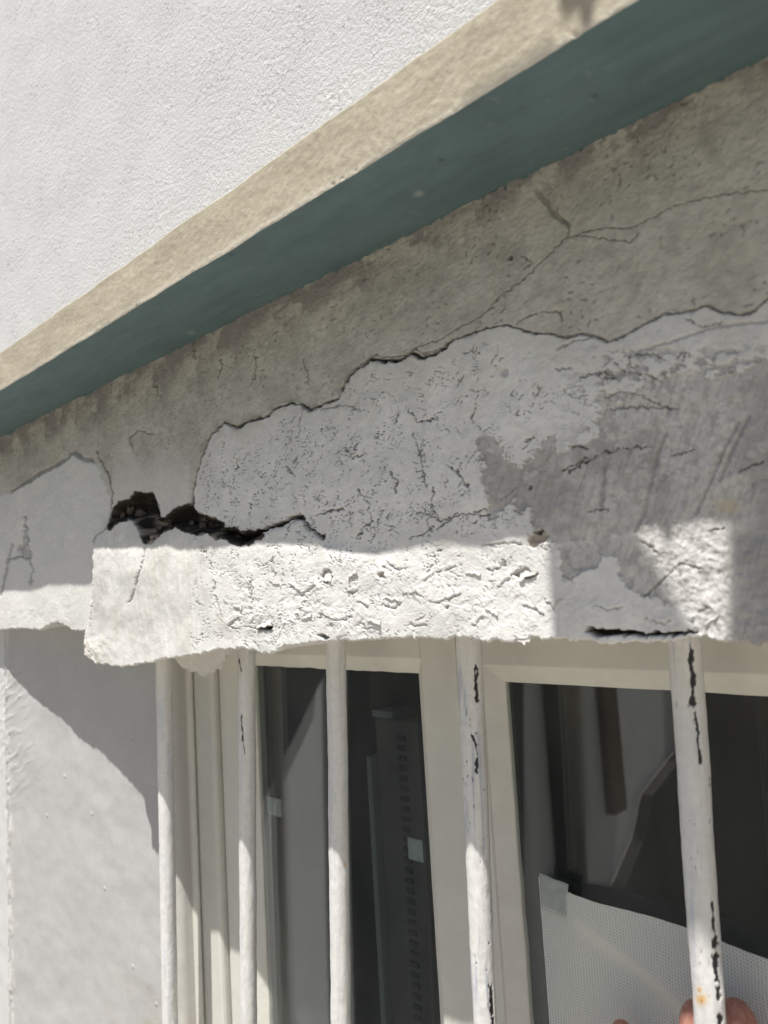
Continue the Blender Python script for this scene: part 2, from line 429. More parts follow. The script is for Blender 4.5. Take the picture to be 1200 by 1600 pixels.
    rel = rel + 0.10 * fbm(XM / 3.0, ZM / 2.4, 3, 24) * (0.4 + 0.6 * m_x)
    rel = rel * (0.6 + 0.4 * leftish) * (0.45 + 0.75 * sstep(-0.35, 0.4, perlin(XM / 34, ZM / 24, 33)))
    h += low * rough_x * (1 - 0.8 * bare) * (1 - 0.8 * tri_) * mm * 0.72 * rel
    mid = zone_w * (1 - low) * sstep(0, 40, bel)
    h += mid * paint * mm * (0.06 * plate + 0.05 * plate2 + 0.22 * fbm(XM / 9, ZM / 9, 4, 23) + 0.22 * tA)
    # smooth chunk: vertical brush strokes
    chunk = below * edge * (1 - sstep(270, 400, PX + 30 * fbm(PX / 28, PY / 28, 3, 35)))
    h += chunk * mm * (0.35 * fbm(XM / 2.6, ZM / 40, 3, 25) + 0.5 * fbm(XM / 25, ZM / 25, 3, 26))
    knob = sstep(985, 1010, PY + 8 * fbm(PX / 10, PY / 10, 3, 27)) * chunk * (1 - sstep(150, 190, PX))
    h += knob * mm * (0.8 * fbm(XM / 8, ZM / 8, 4, 28) + 0.8)
    # lit triangle: coarse bare grain
    h += sstep(940, 1000, PX) * sstep(780, 850, PY) * mm * (0.22 * (1 - 2 * np.abs(fbm(XM / 9, ZM / 6, 3, 29))) + 0.16 * fbm(XM / 2.2, ZM / 2.0, 3, 30))
    # ---- crackle: short fine cracks in the film
    c1 = np.abs(perlin((XM + ww) / 4.6, (ZM + ww) / 5.6, 51)); c2 = perlin(XM / 11, ZM / 11, 52)
    c3 = np.abs(perlin((XM - ww) / 7.5, (ZM + ww * .6) / 4.8, 53)); c4 = perlin(XM / 15, ZM / 12, 54)
    dens = np.interp(PX, [290, 320, 420, 560, 620, 760, 860, 1000], [0, .95, 1, 1, .75, .6, .3, .1]) * sstep(8, 40, bel) * (1 - bare)
    dens = dens * (0.55 + 0.6 * sstep(-0.3, 0.35, fbm(XM / 38, ZM / 30, 2, 59)))
    crk = np.maximum((1 - sstep(0.012, 0.05, c1)) * sstep(0.22 - 0.26 * dens, 0.36, c2), (1 - sstep(0.012, 0.045, c3)) * sstep(0.10, 0.30, c4))
    crk = crk * sstep(0.05, 0.5, dens) * (1 - 0.35 * low)
    spk = sstep(0.50, 0.62, perlin(XM / 1.9, ZM / 2.3, 57)) * sstep(0.05, 0.30, perlin(XM / 13, ZM / 13, 58)) * np.interp(PX, [300, 330, 520, 600, 700], [0, 1, .9, .5, 0]) * sstep(20, 60, bel) * (1 - sstep(815, 845, PY))
    crk = np.maximum(crk, 0.9 * spk)
    h -= crk * 0.9 * mm; dark = np.maximum(dark, crk * 0.9)
    # bare-zone vein cracks
    c5 = np.abs(perlin((XM + ww * 2) / 26, (ZM + ww) / 14, 55))
    vein = (1 - sstep(0.004, 0.014, c5)) * sstep(0.1, 0.3, perlin(XM / 30, ZM / 30, 56)) * (bare * zone_w * 0.8 + upz * 0.5)
    h -= vein * 0.6 * mm; dark = np.maximum(dark, vein * 0.55)
    # ---- traced cracks
    gn_ = np.clip(fbm(PX / 11, PY / 11, 3, 77) + 0.4, 0, 1.4); fn_ = 0.4 + np.clip(0.5 + fbm(PX / 13, PY / 13, 2, 78), 0, 1.2)
    def groove(pts, w, depth, dk, soft=1.5, rough=1.0):
        nonlocal h, dark
        d = poly_dist(PX + wx * rough, PY + wy * rough, pts)
        wv = w * (0.35 + 1.1 * gn_)
        k = 1 - sstep(wv * 0.5, wv * 0.5 + soft, d)
        h -= k * depth * mm; dark = np.maximum(dark, k * dk)
    groove(CRACK_MAIN[:22], 2.6, 2.4, 0.9, 1.5, 1.3)
    groove(CRACK_MAIN[18:26], 4.6, 3.5, 0.95)
    groove(CRACK_MAIN[24:], 2.0, 2.0, 0.75)
    groove([(x + 5, y - 7) for x, y in CRACK_MAIN[15:24]], 0.8, 0.8, 0.6)
    groove(CRACK_RIGHT, 1.6, 1.6, 0.55, 2.5)
    groove([(1000, 548), (1060, 532), (1110, 515), (1140, 508), (1230, 500)], 0.8, 0.8, 0.3, 3)
    for p in HAIR: groove(p, 0.7, 0.8, 0.55, 1.2, 1.3)
    groove([(838, 298), (850, 312), (860, 330), (886, 350)], 5.0, 1.0, 0.35, 4)
    groove(DOME, 3.0, 1.4, 0.5, 4); groove(DOME2, 1.4, 1.5, 0.75)
    for p in LEFTV: groove(p, 1.0, 1.2, 0.5, 2.5, 1.8)
    groove([(36, 855), (40, 868)], 9, 1.0, 0.35, 5)
    groove([(20, 850), (8, 900), (3, 930)], 1.5, 1.0, 0.45, 3)
    for p in ([(1040, 678), (1028, 705), (1018, 750), (1006, 800), (994, 832)], [(1154, 660), (1132, 700), (1112, 750), (1088, 802)], [(1170, 650), (1150, 690), (1125, 750)], [(945, 700), (944, 750), (941, 790)]):
        groove(p, 2.5, 0.7, 0.28, 4, 0.5)
    for p in ([(985, 548), (1000, 555), (1030, 556), (1042, 566)], [(985, 560), (982, 575), (1000, 572)], [(1060, 560), (1072, 552), (1070, 566)], [(960, 565), (975, 580), (1010, 585), (1035, 598)],
              [(870, 545), (900, 533), (925, 528)], [(870, 578), (892, 574)], [(920, 585), (945, 580), (960, 590)], [(945, 620), (970, 612), (1000, 618), (1050, 640)], [(955, 640), (990, 636), (1060, 638)],
              [(880, 610), (900, 622), (918, 618)], [(1075, 500), (1098, 512), (1130, 505)], [(470, 560), (478, 585), (482, 600)], [(395, 545), (400, 575), (392, 600)], [(345, 560), (342, 590)],
              [(240, 596), (246, 620)], [(300, 520), (304, 560)], [(500, 640), (540, 632), (560, 640)], [(1010, 930), (1040, 905), (1065, 880), (1100, 890)]):
        groove(p, 0.9, 0.8, 0.55, 1.6, 1.8)
    def fold(pts, lift=0.26, w=0.7):
        nonlocal h
        d1 = poly_dist(PX + wx * 1.3, PY + 4.5 + wy * 1.3, pts)
        h += lift * mm * np.exp(-(d1 / 4.0) ** 2) * fn_
        groove(pts, w, 0.8, 0.3, 1.5, 2.0)
    for p in ([(781, 918), (803, 897), (815, 888)], [(665, 908), (678, 899), (691, 892)], [(677, 941), (688, 943), (701, 936), (720, 929)], [(645, 975), (655, 978), (667, 977)], [(739, 980), (745, 972), (757, 964)],
              [(819, 948), (835, 953), (848, 961)], [(853, 937), (858, 945), (867, 953)], [(763, 892), (778, 888), (792, 880)], [(753, 852), (770, 853), (787, 849), (813, 850)], [(457, 915), (465, 925), (473, 930), (484, 922), (495, 915)],
              [(545, 931), (552, 924), (559, 921)], [(505, 961), (520, 968), (535, 969), (548, 963)], [(561, 974), (572, 982), (583, 981)], [(335, 905), (338, 925), (343, 945), (348, 963)], [(393, 900), (394, 925), (397, 945)],
              [(428, 873), (427, 885), (431, 900)], [(640, 930), (652, 926), (660, 932)], [(600, 945), (615, 950), (628, 944)], [(700, 890), (712, 886)], [(608, 880), (620, 890), (640, 886)], [(560, 940), (575, 948)], [(375, 985), (360, 978), (372, 968)],
              [(480, 940), (470, 950), (478, 958)], [(1005, 848), (1020, 856), (1030, 866)], [(1095, 955), (1110, 948), (1118, 958)], [(885, 880), (895, 890), (908, 886)], [(930, 945), (950, 952), (972, 948)], [(1010, 965), (1030, 972), (1050, 968)]):
        fold(p)
    groove(CRACK_R, 5.0, 6.0, 1.0, 1.5)
    for p in CRACK_R2: groove(p, 0.9, 1.4, 0.85, 1.1, 1.9)
    groove([(230, 846), (226, 868), (222, 890), (211, 925), (204, 942)], 1.2, 1.5, 0.35, 1.2)
    groove(CHUNK_EDGE[:4], 1.4, 0.5, 0.6, 1.5)
    # dark soil above the main crack on the left and round the hole
    dm = poly_dist(PX + 2 * wx, PY + 2 * wy, CRACK_MAIN[3:22], 60)
    dark = np.maximum(dark, 0.6 * np.exp(-dm / 6) * (0.5 + fbm(PX / 14, PY / 14, 3, 81)).clip(0, 1))
    # ---- the hole: a real cavity with broken mortar inside
    hs = np.maximum(poly_sd(QX, QY, HOLE), poly_sd(QX, QY, HOLE2))
    hk = sstep(-0.8, 6.5, hs)
    rub = fbm(PX / 11, PY / 11, 4, 91)
    ledge_in = sstep(-2, 10, PY - 800) * (1 - sstep(235, 262, PX)) * sstep(195, 215, PX) + 0.6 * sstep(285, 300, PX) * (1 - sstep(340, 352, PX))
    depth = 11 + 5 * rub - 5 * np.clip(ledge_in, 0, 1)
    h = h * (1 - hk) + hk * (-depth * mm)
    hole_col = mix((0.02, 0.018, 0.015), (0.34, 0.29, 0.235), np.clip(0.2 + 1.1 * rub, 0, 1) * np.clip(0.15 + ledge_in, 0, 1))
    for pts in [SLOT] + NICKS:
        s = poly_sd(QX, QY, pts, 30)
        k = sstep(-0.6, 1.6, s)
        h -= k * 9 * mm; dark = np.maximum(dark, k)
    for pts in ([(503, 900), (511, 893), (521, 901), (512, 912), (506, 910)], [(800, 899), (815, 891), (846, 896), (828, 903), (812, 905)], [(590, 897), (600, 893), (603, 903), (594, 903)],
                [(697, 947), (703, 947), (702, 953), (697, 952)], [(826, 842), (836, 836), (848, 832), (858, 838), (850, 846), (834, 858), (827, 852)]):
        s_ = poly_sd(QX, QY, pts, 30); k_ = sstep(-0.6, 1.0, s_)
        h -= k_ * 1.8 * mm; spot = np.maximum(spot, k_)
    # old screw hole with a dark halo
    for cx_, cy_, r_ in ((797, 403, 5), (790, 582, 9)):
        d = np.hypot(PX - cx_, (PY - cy_) * 0.9)
        k = 1 - sstep(r_ * 0.4, r_, d)
        h -= k * 1.6 * mm; dark = np.maximum(dark, k * (0.8 if r_ < 6 else 0.25))
        dark = np.maximum(dark, 0.3 * np.exp(-(d / (r_ * 3.2)) ** 2) * (r_ < 6))
    # ---- colour of the material itself
    n1 = fbm(XM / 30, ZM / 30, 4, 101); n2 = fbm(XM / 9, ZM / 9, 4, 102); n3 = fbm(XM / 5, ZM / 45, 3, 103)
    old = mix((0.45, 0.435, 0.375), (0.55, 0.535, 0.47), np.clip(0.5 + n1, 0, 1))
    old = mix(old, (0.32, 0.305, 0.27), 0.6 * np.clip(0.8 * n2 + 0.15 + 0.12 * n3, 0, 1))
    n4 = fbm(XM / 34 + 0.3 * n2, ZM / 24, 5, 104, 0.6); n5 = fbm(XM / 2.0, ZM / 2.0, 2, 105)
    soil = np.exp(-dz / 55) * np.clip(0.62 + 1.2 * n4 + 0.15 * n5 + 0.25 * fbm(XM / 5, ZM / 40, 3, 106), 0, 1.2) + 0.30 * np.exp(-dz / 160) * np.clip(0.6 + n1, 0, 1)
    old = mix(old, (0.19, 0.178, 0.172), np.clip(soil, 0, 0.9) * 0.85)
    white = mix((0.69, 0.685, 0.66), (0.76, 0.755, 0.73), np.clip(0.5 + n1 + 0.4 * n2, 0, 1))
    near = 1 - sstep(0, 55, -bel)
    old = mix(old, (0.56, 0.54, 0.48), 0.45 * near * np.clip(0.7 + n1, 0, 1))
    white = mix(white, (0.56, 0.545, 0.505), 0.6 * (1 - sstep(0, 110, bel + 25 * n1)))
    white = mix(white, (0.55, 0.535, 0.50), 0.25 * np.clip(n2 + 0.2, 0, 1) * (1 - low))
    dome = (1 - sstep(160, 180, PX))
    white = mix(white, (0.64, 0.635, 0.61), dome * 0.7)
    white = mix(white, (0.60, 0.55, 0.43), np.clip(0.35 * chunk * (n3 + 0.1) + 0.5 * knob * np.clip(0.4 + n2, 0, 1), 0, 0.6))
    grey = mix((0.40, 0.385, 0.37), (0.50, 0.485, 0.465), np.clip(0.5 + 0.9 * n1 + 0.5 * n2, 0, 1))
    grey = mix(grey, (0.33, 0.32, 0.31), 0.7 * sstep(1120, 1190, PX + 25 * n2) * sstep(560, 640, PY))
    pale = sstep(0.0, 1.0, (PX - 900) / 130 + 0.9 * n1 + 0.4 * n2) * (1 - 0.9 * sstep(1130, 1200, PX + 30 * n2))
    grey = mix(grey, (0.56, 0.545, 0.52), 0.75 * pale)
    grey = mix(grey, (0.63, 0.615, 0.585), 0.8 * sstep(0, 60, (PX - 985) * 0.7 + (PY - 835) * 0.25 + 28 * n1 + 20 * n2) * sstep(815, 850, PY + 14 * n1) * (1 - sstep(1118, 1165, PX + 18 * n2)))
    rem = sstep(0.12, 0.30, fbm(PX / 17, PY / 11, 5, 121, 0.62)) * sstep(0, 40, PX - 835) * (1 - sstep(640, 730, PY)) * (1 - sstep(1060, 1150, PX))
    grey = mix(grey, (0.66, 0.65, 0.62), 0.55 * rem)
    gdark = sstep(0.16, 0.4, fbm(PX / 15, PY / 22, 4, 122, 0.6))
    grey = mix(grey, (0.34, 0.325, 0.305), 0.5 * gdark)
    col = mix(old, white, zone_w)
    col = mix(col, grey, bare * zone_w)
    yel = np.exp(-(((PX - 1136) / 22) ** 2 + ((PY - 790) / 14) ** 2))
    col = mix(col, (0.52, 0.46, 0.33), 0.7 * yel)
    pink = np.exp(-(((PX - 838) / 10) ** 2 + ((PY - 846) / 9) ** 2))
    col = mix(col, (0.50, 0.42, 0.35), 0.8 * np.clip(pink, 0, 1))
    col = mix(col, (0.44, 0.385, 0.325), spot)
    teal = sstep(0, 2.0, 1.5 + 4.0 * fbm(PX / 14, PY / 30, 4, 131) + 0.6 * n5 - dz)
    col = mix(col, (0.11, 0.17, 0.175), 0.9 * teal)
    col = mix(col, (0.045, 0.042, 0.038), np.clip(dark, 0, 1))
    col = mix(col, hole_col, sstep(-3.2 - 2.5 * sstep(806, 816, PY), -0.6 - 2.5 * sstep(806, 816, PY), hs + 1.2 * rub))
    # ---- assemble face + curled under edge
    Y = WALL - delta - h
    Y = np.where(v[:, None] < 0.01, WALL, Y)
    face = np.stack([Xin, Y, Zin], -1)
    # rough arris at the bottom
    jag = 0.0012 * fbm(xs / 0.006, xs * 0 + 3.3, 4, 111) + 0.0005 * fbm(xs / 0.0018, xs * 0 + 1.3, 2, 112)
    face[..., 2] += (jag[None, :] * sstep(0.93, 1.0, v)[:, None])
    full = face; cfull = col
    last = full[-1]; lc = cfull[-1]
    rows = []; crow = []
    for dy, dzz in ((0.0008, -0.0006), (0.002, -0.0007), (0.005, -0.0002), (0.010, 0.0010), (0.02, 0.0015), (0.05, 0.002), (0.09, 0.002), (0.13, 0.002)):
        p = last.copy(); p[:, 1] = np.minimum(p[:, 1] + dy, 0.425); p[:, 2] += dzz + (0.0006 * fbm(p[:, 0] / 0.004, p[:, 1] / 0.004, 3, 113) if dy > 0.001 else 0)
        if dy > 0.1: p[:, 1] = 0.425
        rows.append(p); crow.append(lc * 0.9)
    full = np.concatenate([full, np.array(rows)], 0); cfull = np.concatenate([cfull, np.array(crow)], 0)
    return full, cfull, xs, zb

lint_root = root('lintel', 'cracked plaster lintel band with peeling white paint and a black hole, below the teal soffit', 'lintel')
LP, LC, lx_, lz_ = build_lintel()
grid_mesh('plaster_face', LP, M_lintel, lint_root, LC)

M_mortar = material('broken_mortar', base=(0.12, 0.10, 0.08), rough=0.95, noise=0.45, nscale=180, bumps=((400, 0.0015, 0.7),))
def lump(px, py, r, y, seed):
    c = on_y(px, py, y)
    a = np.linspace(0, 2 * np.pi, 15); b = np.linspace(0, np.pi, 9)
    A_, B_ = np.meshgrid(a, b)
    n = np.stack([np.cos(A_) * np.sin(B_), np.sin(A_) * np.sin(B_), np.cos(B_)], -1)
    k = 1 + 0.6 * fbm(np.cos(A_) * 1.3 + seed * 3.1, n[..., 2] * 1.6 + np.sin(A_) * 1.1, 3, seed + 800)
    grid_mesh('mortar_lump', c + n * (r * k)[..., None] * np.array([1.2, 0.8, 0.9]), M_mortar, lint_root, smooth=False)
for k, (a, b, r, y) in enumerate([(222, 806, .0062, .307), (238, 822, .0050, .306), (205, 797, .0045, .308), (231, 836, .0034, .304), (192, 806, .0034, .306), (318, 822, .0036, .306),
                                  (336, 830, .0030, .304), (300, 818, .0026, .307), (372, 841, .0026, .304), (246, 808, .0028, .307)]):
    lump(a, b, r * 0.9, y + 0.0015, k)
# loose paint flakes hanging from the broken edge and curling off the lit band
M_flake = material('paint_flake', base=(0.60, 0.585, 0.55), rough=0.85, noise=0.08, nscale=200, bumps=((500, 0.0005, 0.4),))
def flat_flake(pts, y, tilt, lab=None):
    P = [on_y(a, b, y) for a, b in pts]
    top = max(p[2] for p in P)
    fr = [(p[0], p[1] + tilt * (top - p[2]), p[2]) for p in P]; bk = [(x, yy + 0.0014, z) for x, yy, z in fr]
    n = len(P)
    vf = (fr + bk, [tuple(range(n)), tuple(range(n, 2 * n))[::-1]] + [(k, n + k, n + (k + 1) % n, (k + 1) % n) for k in range(n)])
    o = pieces('paint_flake', vf, M_flake, lint_root)
    if lab: o['label'] = lab
flat_flake([(265, 1020), (356, 1005), (354, 1022), (348, 1024), (346, 1033), (339, 1036), (336, 1046), (327, 1047), (322, 1053), (315, 1050), (309, 1059), (300, 1057), (297, 1049), (289, 1052), (283, 1046), (276, 1045), (270, 1036)], 0.322, 0.25, 'large flake of plaster hanging under the broken chunk')
flat_flake([(808, 990), (832, 990), (829, 1003), (824, 1002), (822, 1008), (817, 1003), (811, 1002)], 0.3005, -0.3)
flat_flake([(752, 990), (772, 990), (768, 1000), (764, 1003), (757, 1000)], 0.301, -0.2)
def curl_flake(px, py, w, hh, ang, lift, seed):
    dlt = np.interp(px, [0, 140, 310, 420, 560, 700], [0.0105, 0.0105, 0.0066, 0.0048, 0.0022, 0.0])
    n, m = 14, 10
    sc = 0.30 / on_y(px, py, 1.0)[1] * -(on_y(px, py, 1.0) @ R)[2] / F
    u, v = np.meshgrid(np.linspace(-1, 1, n), np.linspace(0, 1, m))
    uu = u * (0.55 + 0.45 * np.sqrt(np.clip(v, 0, 1))) + 0.15 * fbm(v * 3, u * 0 + seed, 2, seed)
    vv = v + 0.22 * fbm(u * 1.7, v * 0 + seed * 1.7, 3, seed + 3) * v
    a = uu * w * 0.5; b = (vv - 0.5) * hh
    ca, sa = math.cos(ang), math.sin(ang)
    c0 = on_y(px, py, WALL - dlt - 0.0006)
    X = c0[0] + (a * ca - b * sa) * sc; Z = c0[2] - (a * sa + b * ca) * sc
    Y = c0[1] - lift * v ** 2 + 0.0016 * (1 - v)
    P = np.stack([X, Y, Z], -1)
    Pb = P.copy(); Pb[..., 1] += 0.0005
    P2 = np.concatenate([P, Pb[::-1]], 0)
    grid_mesh('paint_flake', P2, M_flake, lint_root)
for k, (a, b, w, hh, an, lf) in enumerate([(432, 902, 26, 20, 0.3, .0025), (548, 893, 20, 16, -0.5, .002), (512, 900, 16, 18, 0.1, .003), (612, 928, 30, 18, 0.15, .0022),
        (705, 925, 24, 16, -0.4, .002), (822, 893, 30, 18, -0.35, .003), (770, 950, 22, 14, 0.4, .002), (478, 958, 22, 16, -0.2, .0024), (585, 965, 26, 16, 0.25, .002),
        (655, 958, 20, 14, -0.3, .002), (372, 940, 18, 20, 0.2, .0022), (412, 972, 34, 14, -0.1, .003), (865, 935, 20, 22, -0.7, .0018), (740, 890, 26, 14, 0.2, .0016),
        (1020, 840, 26, 20, 0.5, .002), (1108, 960, 26, 20, -0.6, .003), (900, 895, 18, 18, 0.3, .0015), (975, 905, 20, 16, -0.4, .0016)]):
    curl_flake(a, b, w * 1.15, hh, an, lf * 0.28, k + 1)

# ================================================================== UPPER WALL
def build_upper():
    px = np.arange(-60, 900, 2.0)
    xs = on_y(px, np.full(px.shape, 150.0), WALL)[:, 0]
    xs = np.concatenate([np.linspace(-2.2, xs[0], 12)[:-1], xs, np.linspace(xs[-1], 0.7, 30)[1:]])
    zs = np.concatenate([np.linspace(SOF + 0.01, 0.26, 10)[:-1], np.linspace(0.26, 0.76, 390), np.linspace(0.76, 1.6, 8)[1:]])
    X, Z = np.meshgrid(xs, zs)
    xm, zm = X * 1000, Z * 1000
    wq = 1.6 * fbm(xm / 4, zm / 4, 2, 220); wr = 1.6 * fbm(xm / 4, zm / 4, 2, 221)
    f1, f2, idv, _, _ = worley((xm + wq) / 2.7, (zm + wr) / 2.5, 204)
    g1, g2, idg, _, _ = worley((xm - wr) / 1.7, (zm + wq) / 1.6, 214)
    amp = 0.65 + 0.55 * fbm(xm / 26, zm / 26, 3, 205)
    h = 1.1 * amp * (0.55 * (0.5 - np.clip(f1, 0, 0.75)) * (idv > 0.35) + 0.28 * (0.5 - np.clip(g1, 0, 0.7)) + 0.20 * fbm(xm / 2.4, zm / 2.2, 3, 202)) + 0.08 * fbm(xm / 9, zm / 8, 2, 201)
    h += 0.5 * fbm(xm / 70, zm / 70, 2, 203)
    p1, p2, idp, _, _ = worley(xm / 17, zm / 17, 206)
    prad = 0.05 + 0.07 * idp
    pit = (1 - sstep(prad * 0.5, prad, p1 + 0.03 * fbm(xm / 2, zm / 2, 2, 207))) * (idp > 0.965)
    h -= 1.0 * pit * (idp > 2)
    pit = pit * 0
    xe0, xe1 = xs[11], xs[-30]
    h *= sstep(xe0 - 0.15, xe0, X) * (1 - sstep(xe1, xe1 + 0.03, X))
    streak = sstep(0.2, 0.6, fbm(xm / 4, zm / 60, 3, 208))
    n = fbm(xm / 60, zm / 60, 4, 209)
    c = mix((0.585, 0.588, 0.595), (0.61, 0.612, 0.615), np.clip(0.5 + n, 0, 1))
    c = mix(c, (0.50, 0.50, 0.50), 0.12 * streak * np.clip(0.5 + n, 0, 1))
    c = mix(c, (0.16, 0.155, 0.15), np.clip(pit * 0.5, 0, 1))
    sp = sstep(0.50, 0.66, perlin(xm / 2.4, zm / 2.0, 210)) * sstep(0.0, 0.4, perlin(xm / 40, zm / 40, 211))
    c = mix(c, (0.12, 0.12, 0.12), 0.55 * sp)
    return np.stack([X, WALL - h / 1000, Z], -1), c
P_, C_ = build_upper()
o = grid_mesh('upper_wall', P_, M_render, None, C_, flip=True)
tag(o, 'rough white rendered wall in full sun above the beige ledge', 'wall')

# ================================================================== LEDGE
def build_ledge():
    px = np.arange(-60, 1120, 2.0)
    xs = on_y(px, ip(px, [(0, 590), (1000, 0), (1200, -120)]), LEDGE_Y)[:, 0]
    xs = np.concatenate([np.linspace(-2.2, xs[0], 12)[:-1], xs, np.linspace(xs[-1], 0.7, 20)[1:]])
    t = np.linspace(0, 1, 60)
    prof = [(WALL + 0.004, LEDGE_TOP + 0.003), (LEDGE_Y + 0.02, LEDGE_TOP + 0.001), (LEDGE_Y + 0.004, LEDGE_TOP)]
    prof += [(LEDGE_Y + 0.0022 * (1 - s) ** 2, LEDGE_TOP - 0.002 * s) for s in np.linspace(0.2, 1, 5)]
    n0 = len(prof)
    prof += [(LEDGE_Y, z) for z in np.linspace(LEDGE_TOP - 0.0025, SOF + 0.0025, 46)]
    prof += [(LEDGE_Y + 0.0004 * s ** 2, SOF + 0.002 - 0.002 * s) for s in np.linspace(0.2, 1, 5)]
    prof = np.array(prof)
    X = np.broadcast_to(xs[None], (len(prof), len(xs))); Y = np.broadcast_to(prof[:, :1], X.shape).copy(); Z = np.broadcast_to(prof[:, 1:], X.shape).copy()
    xm, zm = X * 1000, Z * 1000
    h = 0.16 * fbm(xm / 4, zm / 4, 4, 301) + 0.5 * fbm(xm / 60, zm / 25, 2, 302)
    w = sstep(LEDGE_Y + 0.01, LEDGE_Y + 0.003, Y)
    Y -= h / 1000 * w
    chip = sstep(0.25, 0.5, fbm(xm / 5, zm / 5 + 2.2, 4, 303)) * sstep(0.05, 0.35, perlin(xm / 55, zm * 0 + 1.7, 307)) * sstep(SOF + 0.003, SOF, Z)
    Y += 0.0006 * chip
    Z += w * 0.0007 * fbm(xm / 45, xm * 0, 2, 304)
    n = fbm(xm / 20, zm / 12, 4, 305); n2 = fbm(xm / 3, zm / 14, 3, 306)
    c = mix((0.415, 0.372, 0.285), (0.455, 0.41, 0.32), np.clip(0.5 + n, 0, 1))
    c = mix(c, (0.36, 0.32, 0.25), 0.25 * np.clip(n2, 0, 1))
    arris = np.exp(-((Z - SOF) / 0.0026) ** 2)
    c = mix(c, (0.66, 0.62, 0.53), 0.8 * arris)  # thin sunlit line along the lower edge, painted into the colour
    c = mix(c, (0.2, 0.18, 0.15), 0.75 * chip * (n2 > 0.05))
    last = np.stack([X, Y, Z], -1)
    return last, c, xs
lr = root('ledge', 'projecting beige concrete ledge with a teal painted underside', 'ledge')
P_, C_, lxs = build_ledge()
grid_mesh('ledge_face', P_, M_ledge, lr, C_)
def build_soffit(xs, first):
    ys = np.concatenate([[0.0], np.linspace(0.001, 1, 64)])
    P = np.zeros((65, len(xs), 3)); P[..., 0] = xs[None]
    back = WALL + 0.003
    P[..., 1] = first[None, :, 1] + (back - first[None, :, 1]) * ys[:, None]
    P[..., 2] = SOF + 0.0006 * fbm(P[..., 0] / 0.05, P[..., 1] / 0.02, 3, 310)
    P[0, :, 2] = first[:, 2] + 0.0003
    return P
P_ = build_soffit(lxs, P_[-1])
sx, sy = proj(P_[..., 0], P_[..., 1], P_[..., 2])
xm_s, ym_s = P_[..., 0] * 1000, P_[..., 1] * 1000
sc_ = mix((0.102, 0.160, 0.172), (0.115, 0.176, 0.188), np.clip(0.5 + fbm(xm_s / 60, ym_s / 14, 4, 321), 0, 1))
sc_ = mix(sc_, (0.17, 0.21, 0.21), 0.15 * np.clip(fbm(xm_s / 40, ym_s / 2.5, 3, 322) - 0.1, 0, 1))
sc_ = mix(sc_, (0.08, 0.12, 0.122), 0.3 * np.clip(fbm(xm_s / 26, ym_s / 20, 4, 323), 0, 1))
spk_ = sstep(0.55, 0.68, perlin(xm_s / 5.5, ym_s / 4.5, 324)) * sstep(0.15, 0.4, perlin(xm_s / 50, ym_s / 30, 325))
sc_ = mix(sc_, (0.32, 0.35, 0.33), 0.2 * spk_)
for qx, qy, rr_, cc_ in ((655, 303, 6, (0.33, 0.37, 0.36)), (690, 250, 4, (0.03, 0.04, 0.04)), (362, 398, 3, (0.04, 0.05, 0.05)), (930, 150, 5, (0.05, 0.07, 0.07)), (1010, 190, 9, (0.20, 0.24, 0.23)), (300, 520, 4, (0.25, 0.28, 0.27))):
    sc_ = mix(sc_, cc_, 0.8 * np.exp(-((np.hypot(sx - qx, (sy - qy) * 1.3) + 2 * perlin(sx / 4, sy / 4, 326)) / rr_) ** 2))
grid_mesh('painted_soffit', P_, M_teal, lr, sc_)

